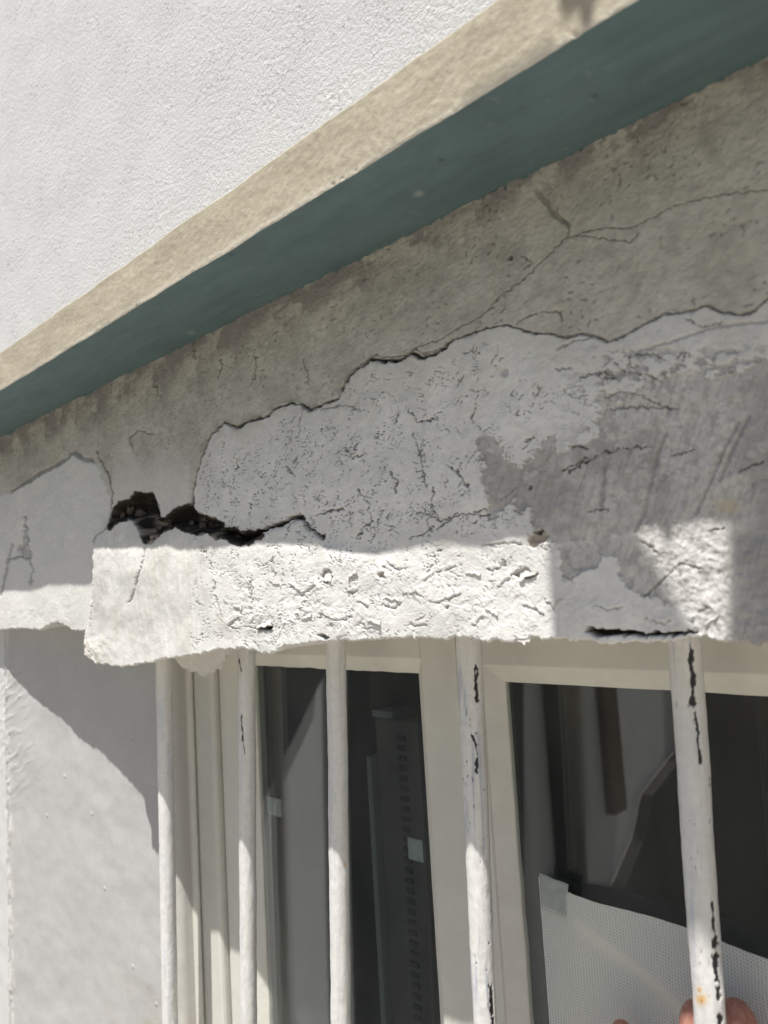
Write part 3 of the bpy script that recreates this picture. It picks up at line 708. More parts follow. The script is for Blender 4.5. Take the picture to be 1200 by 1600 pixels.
# ================================================================== LOWER WALL WITH SPLAYED REVEAL
def build_reveal():
    px = np.arange(-40, 300, 1.3)
    # plan of the wall: face, corner, splay, return
    c0 = np.array([-0.911, 0.3170]); c1 = np.array([-0.646, 0.3665])
    s = np.linspace(0, 1, 300)
    path = [(-2.2, 0.317), (-1.4, 0.317)] + [(x, 0.317) for x in np.linspace(-1.1, -0.915, 90)]
    path += [tuple(c0 + (c1 - c0) * t + np.array([-0.002, 0.0]) * (1 - t)) for t in s]
    path += [(-0.643, 0.368), (-0.6415, 0.372), (-0.641, 0.40), (-0.641, 0.43)]
    path = np.array(path)
    seg = np.concatenate([[0], np.cumsum(np.hypot(*np.diff(path, axis=0).T))])
    z = np.concatenate([np.linspace(0.0, -0.43, 420), np.linspace(-0.43, -EYE, 14)[1:]])
    U, Zg = np.meshgrid(seg, z)
    um, zm = U * 1000, Zg * 1000
    X = np.broadcast_to(path[None, :, 0], U.shape).copy(); Y = np.broadcast_to(path[None, :, 1], U.shape).copy()
    icorner = 92; uc = um[0, icorner]
    d = um - uc                                     # mm past the corner
    onsplay = (d > -1) & (d < (seg[icorner + 299] - seg[icorner]) * 1000 + 0.5)
    h = 0.9 * fbm(um / 60, zm / 60, 3, 401) + 0.07 * fbm(um / 16, zm / 30, 4, 402) + 0.09 * fbm(um / 3, zm / 34, 2, 403)
    wr = 4 * fbm(um / 30, zm / 20, 2, 404)
    wrinkle = np.exp(-(d / 45) ** 2) * np.clip(fbm((um + wr) / 30, (zm - 0.5 * um + wr) / 6.5, 3, 405), -0.2, 1) * sstep(-40, -70, zm) * sstep(-260, -160, zm)
    h += 0.7 * wrinkle
    b1, b2, idb, _, _ = worley(um / 42, zm / 42, 406); bl = (1 - sstep(0.01, 0.05 + 0.04 * (idb - 0.8), b1)) * (idb > 0.86); h += 0.8 * bl
    # flaked corner bead
    cw = 3 * fbm(zm / 25, zm * 0 + 3, 3, 408)
    bead = np.exp(-((d + cw - 2) / 4.5) ** 2) * (0.25 + np.clip(0.5 + 1.2 * fbm(um / 9, zm / 34, 5, 409, 0.6), 0, 1.8))
    h += 1.7 * bead
    crack = np.exp(-((d + cw * 1.3 + 3.5) / 1.2) ** 2) * np.clip(0.55 + 1.4 * fbm(zm / 30, zm * 0 + 7, 3, 410), 0, 1)
    h -= 2.5 * crack
    h *= sstep(-1.15, -0.98, np.broadcast_to(path[None, :, 0], U.shape)) * sstep(-0.6, -0.43, Zg)
    w = (U < seg[-4] + 1e-6) * 1.0
    nx, ny = 0.16, -0.987
    X += nx * h / 1000 * w * onsplay; Y += ny * h / 1000 * w
    n = fbm(um / 45, zm / 45, 4, 411); n2 = fbm(um / 12, zm / 12, 3, 412)
    c = mix((0.445, 0.443, 0.436), (0.465, 0.462, 0.454), np.clip(0.5 + n + 0.3 * n2, 0, 1))
    c = mix(c, (0.62, 0.61, 0.58), np.clip(bead, 0, 1) * 0.6)
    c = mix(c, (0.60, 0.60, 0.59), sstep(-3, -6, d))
    stain = np.clip(fbm(um / 30, zm / 30, 3, 413) + 0.2, 0, 1) * sstep(-330, -390, zm) * sstep(150, 215, d)
    c = mix(c, (0.42, 0.38, 0.31), 0.8 * stain)
    c = mix(c, (0.05, 0.045, 0.04), np.clip(crack, 0, 1) * 0.85)
    cream = sstep(seg[-6] * 1000 - 16, seg[-6] * 1000 - 13, um)
    c = mix(c, (0.52, 0.50, 0.45), cream * 0.6)
    return np.stack([X, Y, Zg], -1), c
P_, C_ = build_reveal()
o = grid_mesh('splayed_wall', P_, M_reveal, None, C_)
tag(o, 'smooth grey painted wall splaying in beside the window, crossed by a diagonal shadow', 'wall')

# ================================================================== BURGLAR BARS
BAR_Y = 0.35
def bar_seg(top, bot, w_top, w_bot, y):
    a = on_y(top[0], top[1], y); b = on_y(bot[0], bot[1], y)
    def dep(p): return -(p @ R)[2]
    return a, b, w_top * dep(a) / F / 2, w_bot * dep(b) / F / 2
def build_bar(name, top, bot, wt, wb, y, label, seed, chips=(), rust=(), speck=0.2, fine=False):
    a, b, ra, rb = bar_seg(top, bot, wt, wb, y)
    z0, z1 = 0.0, -0.62
    NT = 130 if fine else 64
    zs = np.concatenate([np.linspace(z0, -0.44, 600 if fine else 400), np.linspace(-0.44, z1, 20)[1:]])
    t = (zs - a[2]) / (b[2] - a[2])
    tc = np.clip(t, -0.3, 1.2)
    xc = a[0] + (b[0] - a[0]) * tc; r = ra + (rb - ra) * np.clip(t, 0, 1)
    xc = xc + 0.0005 * fbm(zs / 0.08, zs * 0 + seed, 2, seed)
    th = np.linspace(0, 2 * np.pi, NT, endpoint=False)
    th = th - 0.55 * np.sin(th - 4.4)            # rings closer together on the street side
    TH, ZG = np.meshgrid(th, zs)
    rr = r[:, None] * np.ones_like(TH)
    arc = np.cos(TH) * 8 + 3.7 * seed; arc2 = np.sin(TH) * 8
    zm = ZG * 1000
    lump = 0.18 * perlin(arc / 5 + arc2 / 7, zm / 14, 500 + seed) + 0.10 * perlin(arc / 2.5 + arc2 / 3, zm / 5, 510 + seed) + 0.06 * perlin(arc / 1.2 + arc2 / 1.5, zm / 9, 520 + seed)
    X = xc[:, None] + rr * np.cos(TH); Y = y + rr * np.sin(TH)
    PX, PY = proj(X, Y, ZG)
    front = (np.cos(TH) * (-0.35) + np.sin(TH) * -0.9) > -0.35
    wx = 1.6 * fbm(PX / 6, PY / 10, 3, 530 + seed); wy = 1.6 * fbm(PX / 6, PY / 10, 3, 531 + seed)
    chip = np.zeros_like(TH)
    for pts, wd in chips:
        d = poly_dist(PX + wx, PY + wy, pts, 20)
        wv = wd * (0.45 + 0.9 * np.clip(0.4 + fbm(PX / 30, PY / 16, 3, 540 + seed), 0, 1.1))
        chip = np.maximum(chip, 1 - sstep(wv * 0.5, wv * 0.5 + 0.7, d))
    chip = chip * sstep(-0.55, -0.35, fbm(PX / 14, PY / 18, 2, 545 + seed))
    sp = sstep(0.55, 0.62, perlin(arc / 1.6 + 4, zm / 2.6, 550 + seed)) * sstep(0.2, 0.35, perlin(arc2 / 3, zm / 22, 551 + seed))
    chip = np.maximum(chip * front, sp * speck * 0.8)
    wear = np.clip(perlin(arc / 3 + arc2 / 4, zm / 40, 560 + seed) + 0.15 * fbm(arc * 1.2, zm / 6, 2, 561 + seed), 0, 1)
    c = mix((0.71, 0.705, 0.68), (0.62, 0.645, 0.69), wear)
    grime = np.clip(fbm(arc / 5 + arc2 / 6, zm / 22, 4, 565 + seed), 0, 1)
    c = mix(c, (0.50, 0.49, 0.46), 0.3 * grime)
    c = mix(c, (0.40, 0.42, 0.47), 0.6 * sstep(0.25, 0.6, wear) * speck)
    for rx, ry, rad in rust:
        d = np.hypot(PX - rx + wx, PY - ry + wy)
        c = mix(c, (0.68, 0.36, 0.05), 0.92 * np.exp(-(d / rad) ** 2) * front)
        c = mix(c, (0.16, 0.045, 0.01), (1 - sstep(rad * 0.15, rad * 0.35, np.hypot(PX - rx + wx * 1.5, PY - ry - 3 + wy))) * front)
    c = mix(c, (0.022, 0.022, 0.024), np.clip(chip, 0, 1))
    rr = rr + (lump - 0.45 * np.clip(chip, 0, 1)) / 1000
    X = xc[:, None] + rr * np.cos(TH); Y = y + rr * np.sin(TH)
    V = np.stack([X, Y, ZG], -1)
    nr = len(zs)
    i = np.arange(nr * NT).reshape(nr, NT); j = np.roll(i, -1, 1)
    q = np.stack([i[:-1], j[:-1], j[1:], i[1:]], -1).reshape(-1, 4)[:, ::-1]
    o = raw_mesh(name, V.reshape(-1, 3) + UP, q, M_bar, None, c)
    return tag(o, label, 'burglar bar', 'painted burglar bars in front of the window')

build_bar('burglar_bar', (256, 1035), (266, 1600), 25, 24, 0.343, 'thinnest white window bar, in front of the wall edge beside the window', 1)
build_bar('burglar_bar.001', (385.5, 1035), (388.5, 1600), 27, 26, 0.356, 'white window bar overlapping the left frame post, small dark scratches near its top', 2,
          chips=[([(377, 1118), (379, 1150), (382, 1182)], 1.6), ([(374, 1030), (377, 1050)], 2.0)])
build_bar('burglar_bar.002', (525, 1010), (533, 1600), 31, 31, 0.352, 'white window bar across the narrow pane, one orange rust speck on it', 3, rust=[(542, 1351, 4)])
build_bar('burglar_bar.003', (733, 1010), (758, 1600), 41, 36, BAR_Y, 'white window bar beside the centre mullion, peppered with small black chips', 4, speck=1.0, fine=True,
          chips=[([(744, 1040), (744, 1060), (746, 1095)], 6), ([(738, 1150), (744, 1165), (745, 1208)], 3.5), ([(767, 1540), (769, 1570), (771, 1600)], 6)])
build_bar('burglar_bar.004', (1071, 1015), (1109, 1600), 50, 47, BAR_Y, 'thickest white window bar with long black paint chips and rust, fingers behind it', 5, speck=0.5, fine=True,
          chips=[([(1080, 1008), (1079, 1036), (1083, 1060), (1082, 1100)], 8), ([(1086, 1114), (1089, 1132), (1092, 1168), (1095, 1192)], 4.5),
                 ([(1114, 1412), (1115, 1440), (1116, 1470)], 5), ([(1116, 1465), (1119, 1512), (1122, 1536), (1123, 1564)], 9), ([(1125, 1590), (1127, 1620)], 7)],
          rust=[(1096, 1562, 8), (1092, 1546, 4)])

# ================================================================== WINDOW
WZ0, WZ1 = -0.66, 0.0
FY, SY, GY = 0.3845, 0.391, 0.402
def wx_(px, py, y): return float(on_y(px, py, y)[0])
def wz_(px, py, y): return float(on_y(px, py, y)[2])
win = root('window', 'cream painted timber window of two sashes behind the white bars', 'window')
xj0, xj1 = -0.700, wx_(331, 1100, FY)                     # outer jamb
pieces('jamb', box(xj0, xj1, FY, 0.43, WZ0, WZ1), M_frame, win, 0.003)
pieces('jamb_stop', box(xj0 + 0.004, wx_(296, 1100, FY - .006), FY - 0.006, FY - 0.0005, WZ0, WZ1), M_frame, win, 0.003)
# centre mullion (jamb to the right of the left sash)
xm0, xm1 = wx_(706, 1050, FY), wx_(745, 1050, FY)
def sash(name, x0, x1, gx0, gx1, gz1, gz0):
    """stiles and rails with a puttied bevel round the pane"""
    s = pieces(name, box(x0, gx0 - 0.011, SY, 0.42, WZ0 + 0.045, WZ1), M_frame, win, 0.002)
    pieces('stile', box(gx1 + 0.011, x1, SY, 0.42, WZ0 + 0.045, WZ1), M_frame, s, 0.002)
    pieces('rail', box(gx0 - 0.011, gx1 + 0.011, SY + 0.0006, 0.42, gz1 + 0.011, WZ1), M_frame, s, 0.001)
    pieces('rail', box(gx0 - 0.011, gx1 + 0.011, SY + 0.0006, 0.42, WZ0 + 0.045, gz0 - 0.011), M_frame, s, 0.001)
    def bevel(pts):
        return pts
    g = GY
    # putty fillets: triangular strips
    def strip(a, b, c, d):     # outer a-b on the sash face, inner c-d on the glass
        v = [a, b, c, d, (a[0], g + 0.006, a[2]), (b[0], g + 0.006, b[2]), (c[0], g + 0.006, c[2]), (d[0], g + 0.006, d[2])]
        f = [(0, 1, 3, 2), (0, 4, 5, 1), (2, 3, 7, 6), (0, 2, 6, 4), (1, 5, 7, 3)]
        return v, f
    e = 0.0112; yy = SY + 0.002
    O = [(gx0 - e, yy, gz1 + e), (gx1 + e, yy, gz1 + e), (gx1 + e, yy, gz0 - e), (gx0 - e, yy, gz0 - e)]
    I = [(gx0, g - 0.0005, gz1), (gx1, g - 0.0005, gz1), (gx1, g - 0.0005, gz0), (gx0, g - 0.0005, gz0)]
    for k in range(4):
        m = (k + 1) % 4
        # subdivided wavy putty
        A, B, Cc, D = (np.array(t) for t in (O[k], O[m], I[k], I[m]))
        n = 60; tt = np.linspace(0, 1, n)
        rows = []
        for w in (0, 0.35, 0.7, 0.93, 1.0):
            p = (A + (Cc - A) * w)[None] * (1 - tt)[:, None] + (B + (D - B) * w)[None] * tt[:, None]
            wv = 0.0009 * fbm(tt * 14, tt * 0 + k + w * 2, 3, 600 + k) * (1 if 0 < w else 0) * (tt * (1 - tt) * 4).clip(0, 1)
            inward = (Cc - A) + (D - B); inward = inward / np.linalg.norm(inward)
            p = p + inward[None] * wv[:, None]
            rows.append(p)
        p = rows[-1].copy(); p[:, 1] += 0.004; rows.append(p)
        grid_mesh('putty_strip', np.array(rows), M_putty, s, flip=False)
    pieces('pane', box(gx0 - 0.004, gx1 + 0.004, g, g + 0.003, gz0 - 0.004, gz1 + 0.004), M_glass, s)
    return s
# window glass: thin clear pane, Fresnel mirror over transparency
M_glass = bpy.data.materials.new('window_glass'); M_glass.use_nodes = True
nt = M_glass.node_tree; nt.nodes.clear()
out = nt.nodes.new('ShaderNodeOutputMaterial'); mixn = nt.nodes.new('ShaderNodeMixShader')
tr = nt.nodes.new('ShaderNodeBsdfTransparent'); gl = nt.nodes.new('ShaderNodeBsdfGlossy'); fr = nt.nodes.new('ShaderNodeFresnel')
tr.inputs[0].default_value = (0.86, 0.89, 0.88, 1)
gl.inputs['Roughness'].default_value = 0.0
geo_ = nt.nodes.new('ShaderNodeNewGeometry'); ior_ = nt.nodes.new('ShaderNodeMapRange')
ior_.inputs[3].default_value = 1.85; ior_.inputs[4].default_value = 1 / 1.85
nt.links.new(geo_.outputs['Backfacing'], ior_.inputs[0]); nt.links.new(ior_.outputs[0], fr.inputs[0])
nt.links.new(fr.outputs[0], mixn.inputs[0]); nt.links.new(tr.outputs[0], mixn.inputs[1]); nt.links.new(gl.outputs[0], mixn.inputs[2])
df_ = nt.nodes.new('ShaderNodeBsdfDiffuse'); df_.inputs[0].default_value = (0.62, 0.62, 0.58, 1)
mf_ = nt.nodes.new('ShaderNodeMixShader'); tcg = nt.nodes.new('ShaderNodeTexCoord'); mpg = nt.nodes.new('ShaderNodeMapping'); mpg.inputs['Scale'].default_value = (1, 1, 0.35)
ng_ = nt.nodes.new('ShaderNodeTexNoise'); ng_.inputs['Scale'].default_value = 22; ng_.inputs['Detail'].default_value = 7; ng_.inputs['Roughness'].default_value = 0.7
rg_ = nt.nodes.new('ShaderNodeMapRange'); rg_.inputs[1].default_value = 0.35; rg_.inputs[2].default_value = 0.75; rg_.inputs[3].default_value = 0.012; rg_.inputs[4].default_value = 0.05
nt.links.new(tcg.outputs['Object'], mpg.inputs[0]); nt.links.new(mpg.outputs[0], ng_.inputs['Vector']); nt.links.new(ng_.outputs[0], rg_.inputs[0]); nt.links.new(rg_.outputs[0], mf_.inputs[0])
nt.links.new(mixn.outputs[0], mf_.inputs[1]); nt.links.new(df_.outputs[0], mf_.inputs[2]); nt.links.new(mf_.outputs[0], out.inputs[0])

gl0 = wx_(398, 1037, GY); gl1 = wx_(655, 1052, GY); glz = wz_(655, 1052, GY)
sash('sash', xj1 + 0.002, xm0 - 0.0015, gl0, gl1, glz, -0.58)
gr0 = wx_(790, 1064, GY); grz = wz_(900, 1071, GY)
sash('sash.001', xm0 + 0.0015, 0.36, gr0, 0.32, grz, -0.58)
pieces('sill', extrude([(0.36, WZ0 - 0.02), (0.36, WZ0 + 0.02), (0.384, WZ0 + 0.044), (0.43, WZ0 + 0.044), (0.43, WZ0 - 0.02)], 'x', -0.72, 0.6), M_frame, win, 0.003)
pieces('jamb', box(0.362, 0.46, FY, 0.43, WZ0, WZ1), M_frame, win, 0.003)

# wall under the sill and right of the window
low = join(box(-0.66, 0.7, 0.32, 0.42, -EYE, WZ0 - 0.02), box(0.45, 0.7, 0.31, 0.42, WZ0 - 0.0199, -0.025))
o = pieces('sill_wall', low, M_wing)
tag(o, 'painted wall under the window sill', 'wall')

# ================================================================== ROOM BEHIND THE GLASS
rm = join(box(-2.3, 1.3, 2.2, 2.25, -1.5, 1.2), box(-2.35, -2.3, 0.5, 2.2, -1.5, 1.2), box(1.3, 1.35, 0.5, 2.2, -1.5, 1.2),
          box(-2.3, 1.3, 0.5, 2.2, 1.2, 1.25), box(-2.3, 1.3, 0.5, 2.2, -1.5, -1.45),
          box(-2.35, -0.66, 0.435, 0.5, -1.5, 1.2), box(0.45, 1.35, 0.435, 0.5, -1.5, 1.2), box(-0.659, 0.449, 0.435, 0.5, 0.001, 1.2), box(-0.659, 0.449, 0.435, 0.5, -1.5, -0.68))
o = pieces('room', rm, M_dark); tag(o, kind='structure')
# perforated rail and steel edge standing behind the narrow pane
ry = 0.432
rl = root('perforated_rail', 'dark perforated metal upright behind the narrow pane, pale edge at its top', 'rail')
a0 = wx_(585, 1125, ry); a1 = wx_(652, 1125, ry); atop = wz_(600, 1122, ry)
pieces('rail_plate', box(a0, a1, ry, ry + 0.02, -0.64, atop), M_rail, rl, 0.002)
pieces('top_cap', box(a0 - 0.0005, a0 + 0.022, ry - 0.002, ry + 0.024, atop + 0.0005, atop + 0.006), M_steel, rl, 0.001)
pieces('edge_strip', box(a0 - 0.006, a0 - 0.0005, ry - 0.006, ry + 0.012, -0.64, atop - 0.03), M_steel, rl, 0.001)
vf = []
xm_ = a0 + 0.62 * (a1 - a0)
for k in range(60):
    z = atop - 0.012 - k * 0.0075
    if z < -0.63: break
    vf.append(box(xm_ - 0.004, xm_ + 0.004, ry - 0.0012, ry - 0.0002, z - 0.0035, z))
o = pieces('slot_row', join(*vf), M_railhole, rl); o['kind'] = 'stuff'

# stickers on the glass
def patch(name, px0, py0, px1, py1, y, mat, label, cat):
    a = on_y(px0, py0, y); b = on_y(px1, py1, y)
    v = box(a[0], b[0], y - 0.0003, y, b[2], a[2])
    o = pieces(name, v, mat); return tag(o, label, cat)
patch('sticker', 637, 1308, 662, 1348, GY + 0.0045, M_sticker, 'small square sticker behind the glass beside the mullion', 'sticker')
patch('sticker.001', 417, 1244, 440, 1277, GY + 0.0045, M_sticker, 'small pale sticker behind the glass between the second and third bars', 'sticker')

# ================================================================== WOVEN MESH SHEET
M_mesh = material('woven_mesh', attr=True, rough=0.55, spec=0.4)
nt = M_mesh.node_tree; pb = nt.nodes['Principled BSDF']
tl_ = nt.nodes.new('ShaderNodeBsdfTranslucent'); mx_ = nt.nodes.new('ShaderNodeMixShader'); mx_.inputs[0].default_value = 0.3
at_ = [q for q in nt.nodes if q.type == 'ATTRIBUTE'][0]
nt.links.new(at_.outputs['Color'], tl_.inputs[0]); nt.links.new(pb.outputs[0], mx_.inputs[1]); nt.links.new(tl_.outputs[0], mx_.inputs[2])
nt.links.new(mx_.outputs[0], nt.nodes['Material Output'].inputs[0])
def build_mesh():
    y0 = 0.3995
    tl = on_y(845, 1368, y0); tr_ = on_y(1200, 1466, y0); bl = on_y(858, 1600, y0)
    x0 = tl[0]; n = 480; m = 360
    u = np.linspace(0, 0.17, n); vv = np.linspace(0, 0.125, m)
    U, V = np.meshgrid(u, vv)
    slope = (tr_[2] - tl[2]) / (tr_[0] - tl[0])
    top = tl[2] + slope * U + 0.0016 * np.sin(U / 0.03) * (U > 0) - 0.0035 * sstep(0.0, 0.02, U)
    X = x0 + U - 0.0 * V; Z = top - V
    # gentle folds: one crease sweeping down from the corner, bulge to the right
    cre = V - (0.004 + 0.42 * U + 0.0)
    bulge = 0.010 * sstep(-0.012, 0.004, -cre) * sstep(0.01, 0.05, U) + 0.004 * np.sin((U * 1.2 + V) / 0.022) * sstep(0, 0.03, U)
    bulge += 0.0005 * np.exp(-((U - 0.022 - 0.05 * V) / 0.008) ** 2)
    Y = y0 - (bulge + 0.0042) * 0.6 + 0.0002
    p = 0.00165
    a = np.cos(2 * np.pi * (U + 0.0009 * perlin(U / 0.02, V / 0.02, 701)) / p); b = np.cos(2 * np.pi * (V - 0.12 * U + 0.0009 * perlin(U / 0.02, V / 0.02, 702)) / p)
    over = np.maximum(a, b)
    holes = 1 - sstep(-0.75, 0.05, over)
    Y = Y - 0.00030 * over * (1 + 0.4 * np.sign(a * b))
    c = mix((0.84, 0.85, 0.80), (0.90, 0.91, 0.87), np.clip(over, 0, 1))
    c = mix(c, (0.46, 0.47, 0.45), 0.85 * holes)
    return np.stack([X, Y, Z], -1), c
P_, C_ = build_mesh()
o = grid_mesh('mesh_sheet', P_, M_mesh, None, C_)
tag(o, 'grey woven mesh sheet taped up by its corner in the large pane', 'mesh sheet')
M_tape = bpy.data.materials.new('tape'); M_tape.use_nodes = True
b = M_tape.node_tree.nodes['Principled BSDF']
b.inputs['Base Color'].default_value = (0.42, 0.46, 0.44, 1); b.inputs['Roughness'].default_value = 0.25
b.inputs['Alpha'].default_value = 0.72
def build_tape():
    y = 0.3938
    q = [on_y(842, 1364, y), on_y(888, 1382, y), on_y(884, 1434, y), on_y(846, 1418, y)]
    n = 12; s = np.linspace(0, 1, n); S, T = np.meshgrid(s, s)
    P = (q[0][None, None] * ((1 - S) * (1 - T))[..., None] + q[1] * (S * (1 - T))[..., None] + q[2] * (S * T)[..., None] + q[3] * ((1 - S) * T)[..., None])
    P[..., 1] += 0.0006 * fbm(S * 3, T * 3, 2, 711)
    return P
o = grid_mesh('tape_piece', build_tape(), M_tape)
sm = o.modifiers.new('thickness', 'SOLIDIFY'); sm.thickness = 0.0002
tag(o, 'short strip of translucent tape over the corner of the mesh sheet', 'tape')

# ================================================================== HAND REACHING UP BEHIND THE BAR
M_skin = bpy.data.materials.new('skin'); M_skin.use_nodes = True
nt = M_skin.node_tree; b = nt.nodes['Principled BSDF']
b.inputs['Base Color'].default_value = (0.56, 0.25, 0.19, 1); b.inputs['Roughness'].default_value = 0.45
b.inputs['Subsurface Weight'].default_value = 0.35; b.inputs['Subsurface Radius'].default_value = (0.006, 0.002, 0.001); b.inputs['Subsurface Scale'].default_value = 0.6
tx = nt.nodes.new('ShaderNodeTexNoise'); tx.inputs['Scale'].default_value = 700; bp = nt.nodes.new('ShaderNodeBump'); bp.inputs['Distance'].default_value = 0.0004; bp.inputs['Strength'].default_value = 0.4
t2_ = nt.nodes.new('ShaderNodeTexNoise'); t2_.inputs['Scale'].default_value = 90; cr_ = nt.nodes.new('ShaderNodeValToRGB')
cr_.color_ramp.elements[0].position = 0.35; cr_.color_ramp.elements[0].color = (0.43, 0.18, 0.135, 1); cr_.color_ramp.elements[1].position = 0.68; cr_.color_ramp.elements[1].color = (0.55, 0.29, 0.215, 1)
nt.links.new(t2_.outputs[0], cr_.inputs[0]); nt.links.new(cr_.outputs[0], b.inputs['Base Color'])
nt.links.new(tx.outputs[0], bp.inputs['Height']); nt.links.new(bp.outputs[0], b.inputs['Normal'])
def build_hand():
    yb = 0.3705
    t1 = on_y(1088, 1575, yb); t2 = on_y(1145, 1574, yb + 0.001); t3 = on_y(966, 1600, yb + 0.0125)
    W = np.array([t1[0] + 0.03, 0.345, t1[2] - 0.165])          # wrist
    verts = []; edges = []; rad = []
    def add(p, r): verts.append(tuple(np.asarray(p) + UP)); rad.append(r); return len(verts) - 1
    root_i = add(W + np.array([0.0, 0.002, 0.03]), 0.022)
    w = add(W, 0.024); edges.append((root_i, w))
    e1 = add(W + np.array([0.06, -0.10, -0.10]), 0.032); edges.append((w, e1))
    e2 = add(W + np.array([0.12, -0.20, -0.19]), 0.038); edges.append((e1, e2))
    def finger(tip, base, r, bow):
        prev = root_i
        kn = add(base, r * 1.22); edges.append((prev, kn))
        base = np.asarray(base); tip = np.asarray(tip)
        for f_, rr, bw in ((0.42, 1.08, 1.0), (0.72, 1.02, 0.7), (0.84, 1.0, 0.2), (0.92, 0.88, 0.1), (0.97, 0.66, 0), (1.005, 0.3, 0)):
            p = base + (tip - base) * f_ + np.array([0, -bow * bw, 0])
            k = add(p, r * rr); edges.append((kn, k)); kn = k
    pal = W + np.array([-0.004, 0.012, 0.085])
    finger(t1 + np.array([0, 0, 0.004]), pal + np.array([-0.012, 0, 0.004]), 0.0105, 0.004)
    finger(t2 + np.array([0, 0, 0.004]), pal + np.array([0.012, 0, 0.003]), 0.0108, 0.003)
    finger(t3 + np.array([0, 0, 0.002]), pal + np.array([-0.034, 0.001, -0.004]), 0.0078, 0.004)
    finger(t2 + np.array([0.030, 0.0, -0.02]), pal + np.array([0.034, 0, -0.006]), 0.0090, 0.003)
    # thumb leaves the side of the palm near its base
    t = add(W + np.array([-0.030, -0.004, 0.038]), 0.0125); edges.append((root_i, t))
    t_ = add(W + np.array([-0.046, -0.014, 0.052]), 0.011); edges.append((t, t_))
    t__ = add(W + np.array([-0.052, -0.024, 0.064]), 0.009); edges.append((t_, t__))
    me = bpy.data.meshes.new('hand'); me.from_pydata(verts, edges, []); me.update()
    o = link(bpy.data.objects.new('hand', me)); me.materials.append(M_skin)
    m = o.modifiers.new('skin', 'SKIN'); m.use_smooth_shade = True
    for i, r in enumerate(rad):
        me.skin_vertices[0].data[i].radius = (r, r * (0.85 if i == 0 else 0.95)); me.skin_vertices[0].data[i].use_root = (i == 0)
    s = o.modifiers.new('sub', 'SUBSURF'); s.levels = 3; s.render_levels = 3
    tag(o, "bare fingers of a person's hand reaching up behind the thickest bar", 'hand')
    return t1, t2
build_hand()

# ================================================================== SHADOW BOARDS (unseen, added and outlined to shadow the lintel)
S_ = np.array(SUN) / -SUN.y * 1.0            # per unit of -y travelled
def to_board(px, py, yb=0.10):
    p = on_y(px, py, WALL); d = WALL - yb
    return p[0] + d * SUN.x / -SUN.y, p[2] + d * SUN.z / -SUN.y
A = to_board(865, 930); N0 = to_board(985, 832); N1 = to_board(1088, 995); N2 = to_board(1140, 995); N3 = to_board(1140, 815)
zb_ = to_board(1000, 1002)[1]; zt_ = to_board(1000, 822)[1]
N0 = to_board(982, 822); N3 = to_board(1140, 822)
outl = [(A[0], zb_), (N1[0], zb_), (N0[0] + 0.002, zt_), (A[0], zt_)]
outr = [(N2[0], zb_), (0.36, zb_), (0.36, zt_), (N3[0], zt_)]
aw = root('shadow_boards', 'unseen timber boards added above the ledge to shadow the lintel', 'shadow caster')
pieces('board', extrude(outl, 'y', 0.094, 0.100), M_wood, aw)
pieces('board', extrude(outr, 'y', 0.094, 0.100), M_wood, aw)
zarm = 0.198 + (LEDGE_Y - 0.094) * SUN.z / -SUN.y  # arm height set to drop a shadow spot on the ledge front
xs0 = -0.1185 + (LEDGE_Y - 0.094) * SUN.x / -SUN.y
for xx in (xs0, 0.12, 0.32):
    pieces('hanger', box(xx - 0.002, xx + 0.002, 0.095, 0.099, zt_ + 0.0003, zarm - 0.0003), M_pipe, aw)
    pieces('arm', box(xx - 0.010, xx + 0.010, 0.092, 0.31, zarm, zarm + 0.018), M_wood, aw, 0.004)

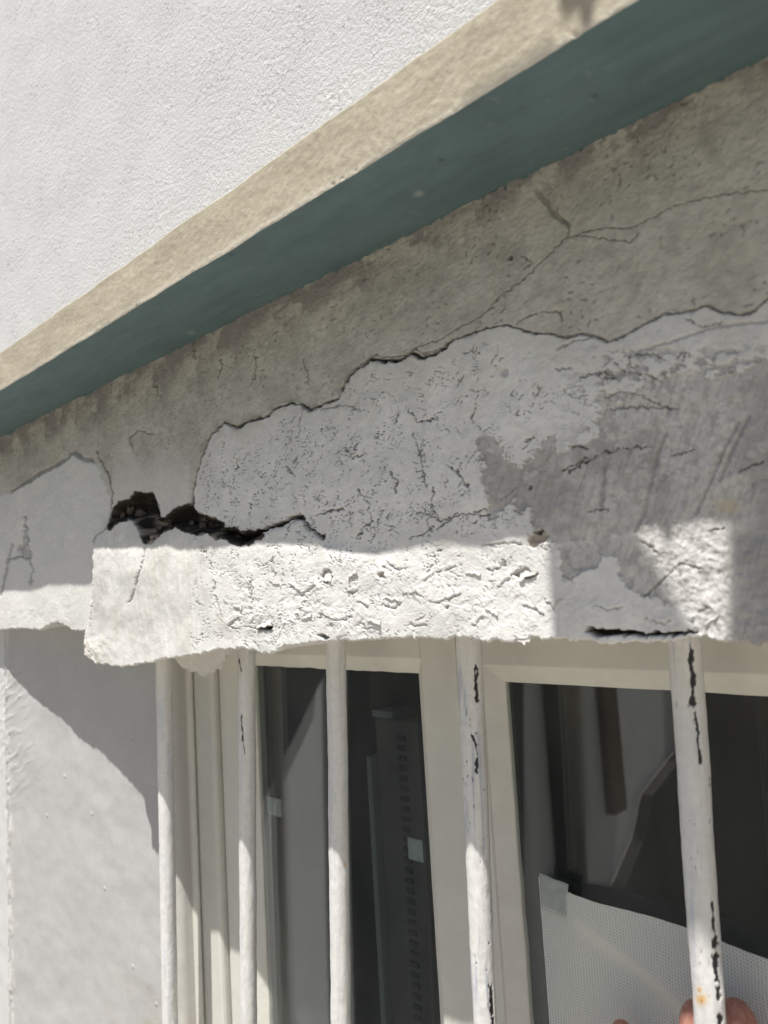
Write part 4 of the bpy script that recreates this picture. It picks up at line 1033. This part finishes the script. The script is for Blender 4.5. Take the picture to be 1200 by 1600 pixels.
# ================================================================== WHAT THE GLASS REFLECTS
def mirror_pt(px, py, x):
    p = on_x(px, py, x); return 2 * GY - p[1], p[2]
def mirror_hit(px, py, P0, n):
    """where the view ray, folded at the pane, meets a vertical plane"""
    d = ray(px, py); d = np.array([d[0], -d[1], d[2]]); o_ = np.array([0, 2 * GY, 0])
    t = ((P0 - o_) @ n) / (d @ n); return o_ + d * t
wn_ = np.array([0.9, -0.436, 0.0]); wP = np.array([-1.5, -0.3, 0.0]); wt_ = np.array([0.436, 0.9, 0.0])
def wing_plate(pxs, thick, off, ztop=None, base=False):
    P = [mirror_hit(a, b, wP, wn_) + wn_ * off for a, b in pxs]
    v = [tuple(p) for p in P] + [tuple(p - wn_ * thick) for p in P]; n = len(P)
    f = [tuple(range(n)), tuple(range(n, 2 * n))[::-1]] + [(i, n + i, n + (i + 1) % n, (i + 1) % n) for i in range(n)]
    return v, f
wg = root('stair_wing', 'pale rendered stair wing with an added dark panel, reflected in the narrow pane', 'building')
hz = 700
pieces('wall', wing_plate([(340, hz), (531, hz), (533, 1200), (536, 1400), (548, 1800), (348, 1800)], 0.2, 0.0), M_wing, wg)
pieces('dark_fill_panel', wing_plate([(345, hz + 10), (500, hz + 10), (495, 1040), (398, 1234), (345, 1340)], 0.03, 0.033), M_dark_fill, wg)  # added panel, dark in place of the shaded triangle mirrored in the pane
pieces('corner_post', wing_plate([(500, hz + 10), (529, hz + 10), (531, 1200), (545, 1790), (523, 1790), (507, 1200)], 0.02, 0.022), M_post, wg)
fo = root('neighbour_house', "pale neighbouring house wall reflected in the large pane", 'house')
X2 = -2.5
pts = [mirror_pt(*q, X2) for q in ((797, 900), (1046, 900), (1050, 1085), (1055, 1170), (1000, 1240), (985, 1310), (950, 1390))]
zbase = -EYE
poly = pts + [(pts[-1][0], zbase), (pts[0][0], zbase)]
pieces('wall', extrude(poly, 'x', X2 - 0.3, X2), M_wing, fo)
c0 = mirror_pt(843, 1065, X2); c1 = mirror_pt(868, 1065, X2)
pieces('downpipe', box(X2 + 0.003, X2 + 0.10, c1[0], c0[0], zbase, c0[1] + 1.5), M_pipe, fo, 0.02)
c0 = mirror_pt(930, 1082, X2); c1 = mirror_pt(966, 1262, X2)
pieces('shutter', box(X2 + 0.003, X2 + 0.06, c1[0], c0[0], c1[1], c0[1] + 1.5), M_shutter, fo)

def far_plate(name, q, off, mat):
    P = [mirror_pt(a, b, X2) for a, b in q]
    pieces(name, extrude([(y, max(z, -EYE + 0.01)) for y, z in P], 'x', X2 + off, X2 + off + 0.08), mat, fo)
far_plate('dark_fill_plate', ((520, 860), (796, 860), (796, 1900), (520, 1900)), 0.01, M_dark_fill)  # unseen plate added to keep this part of the reflection dark
far_plate('timber_cladding', ((1047, 860), (1260, 860), (1260, 1900), (940, 1900), (951, 1392), (986, 1311), (1001, 1241), (1056, 1171)), 0.004, M_clad)
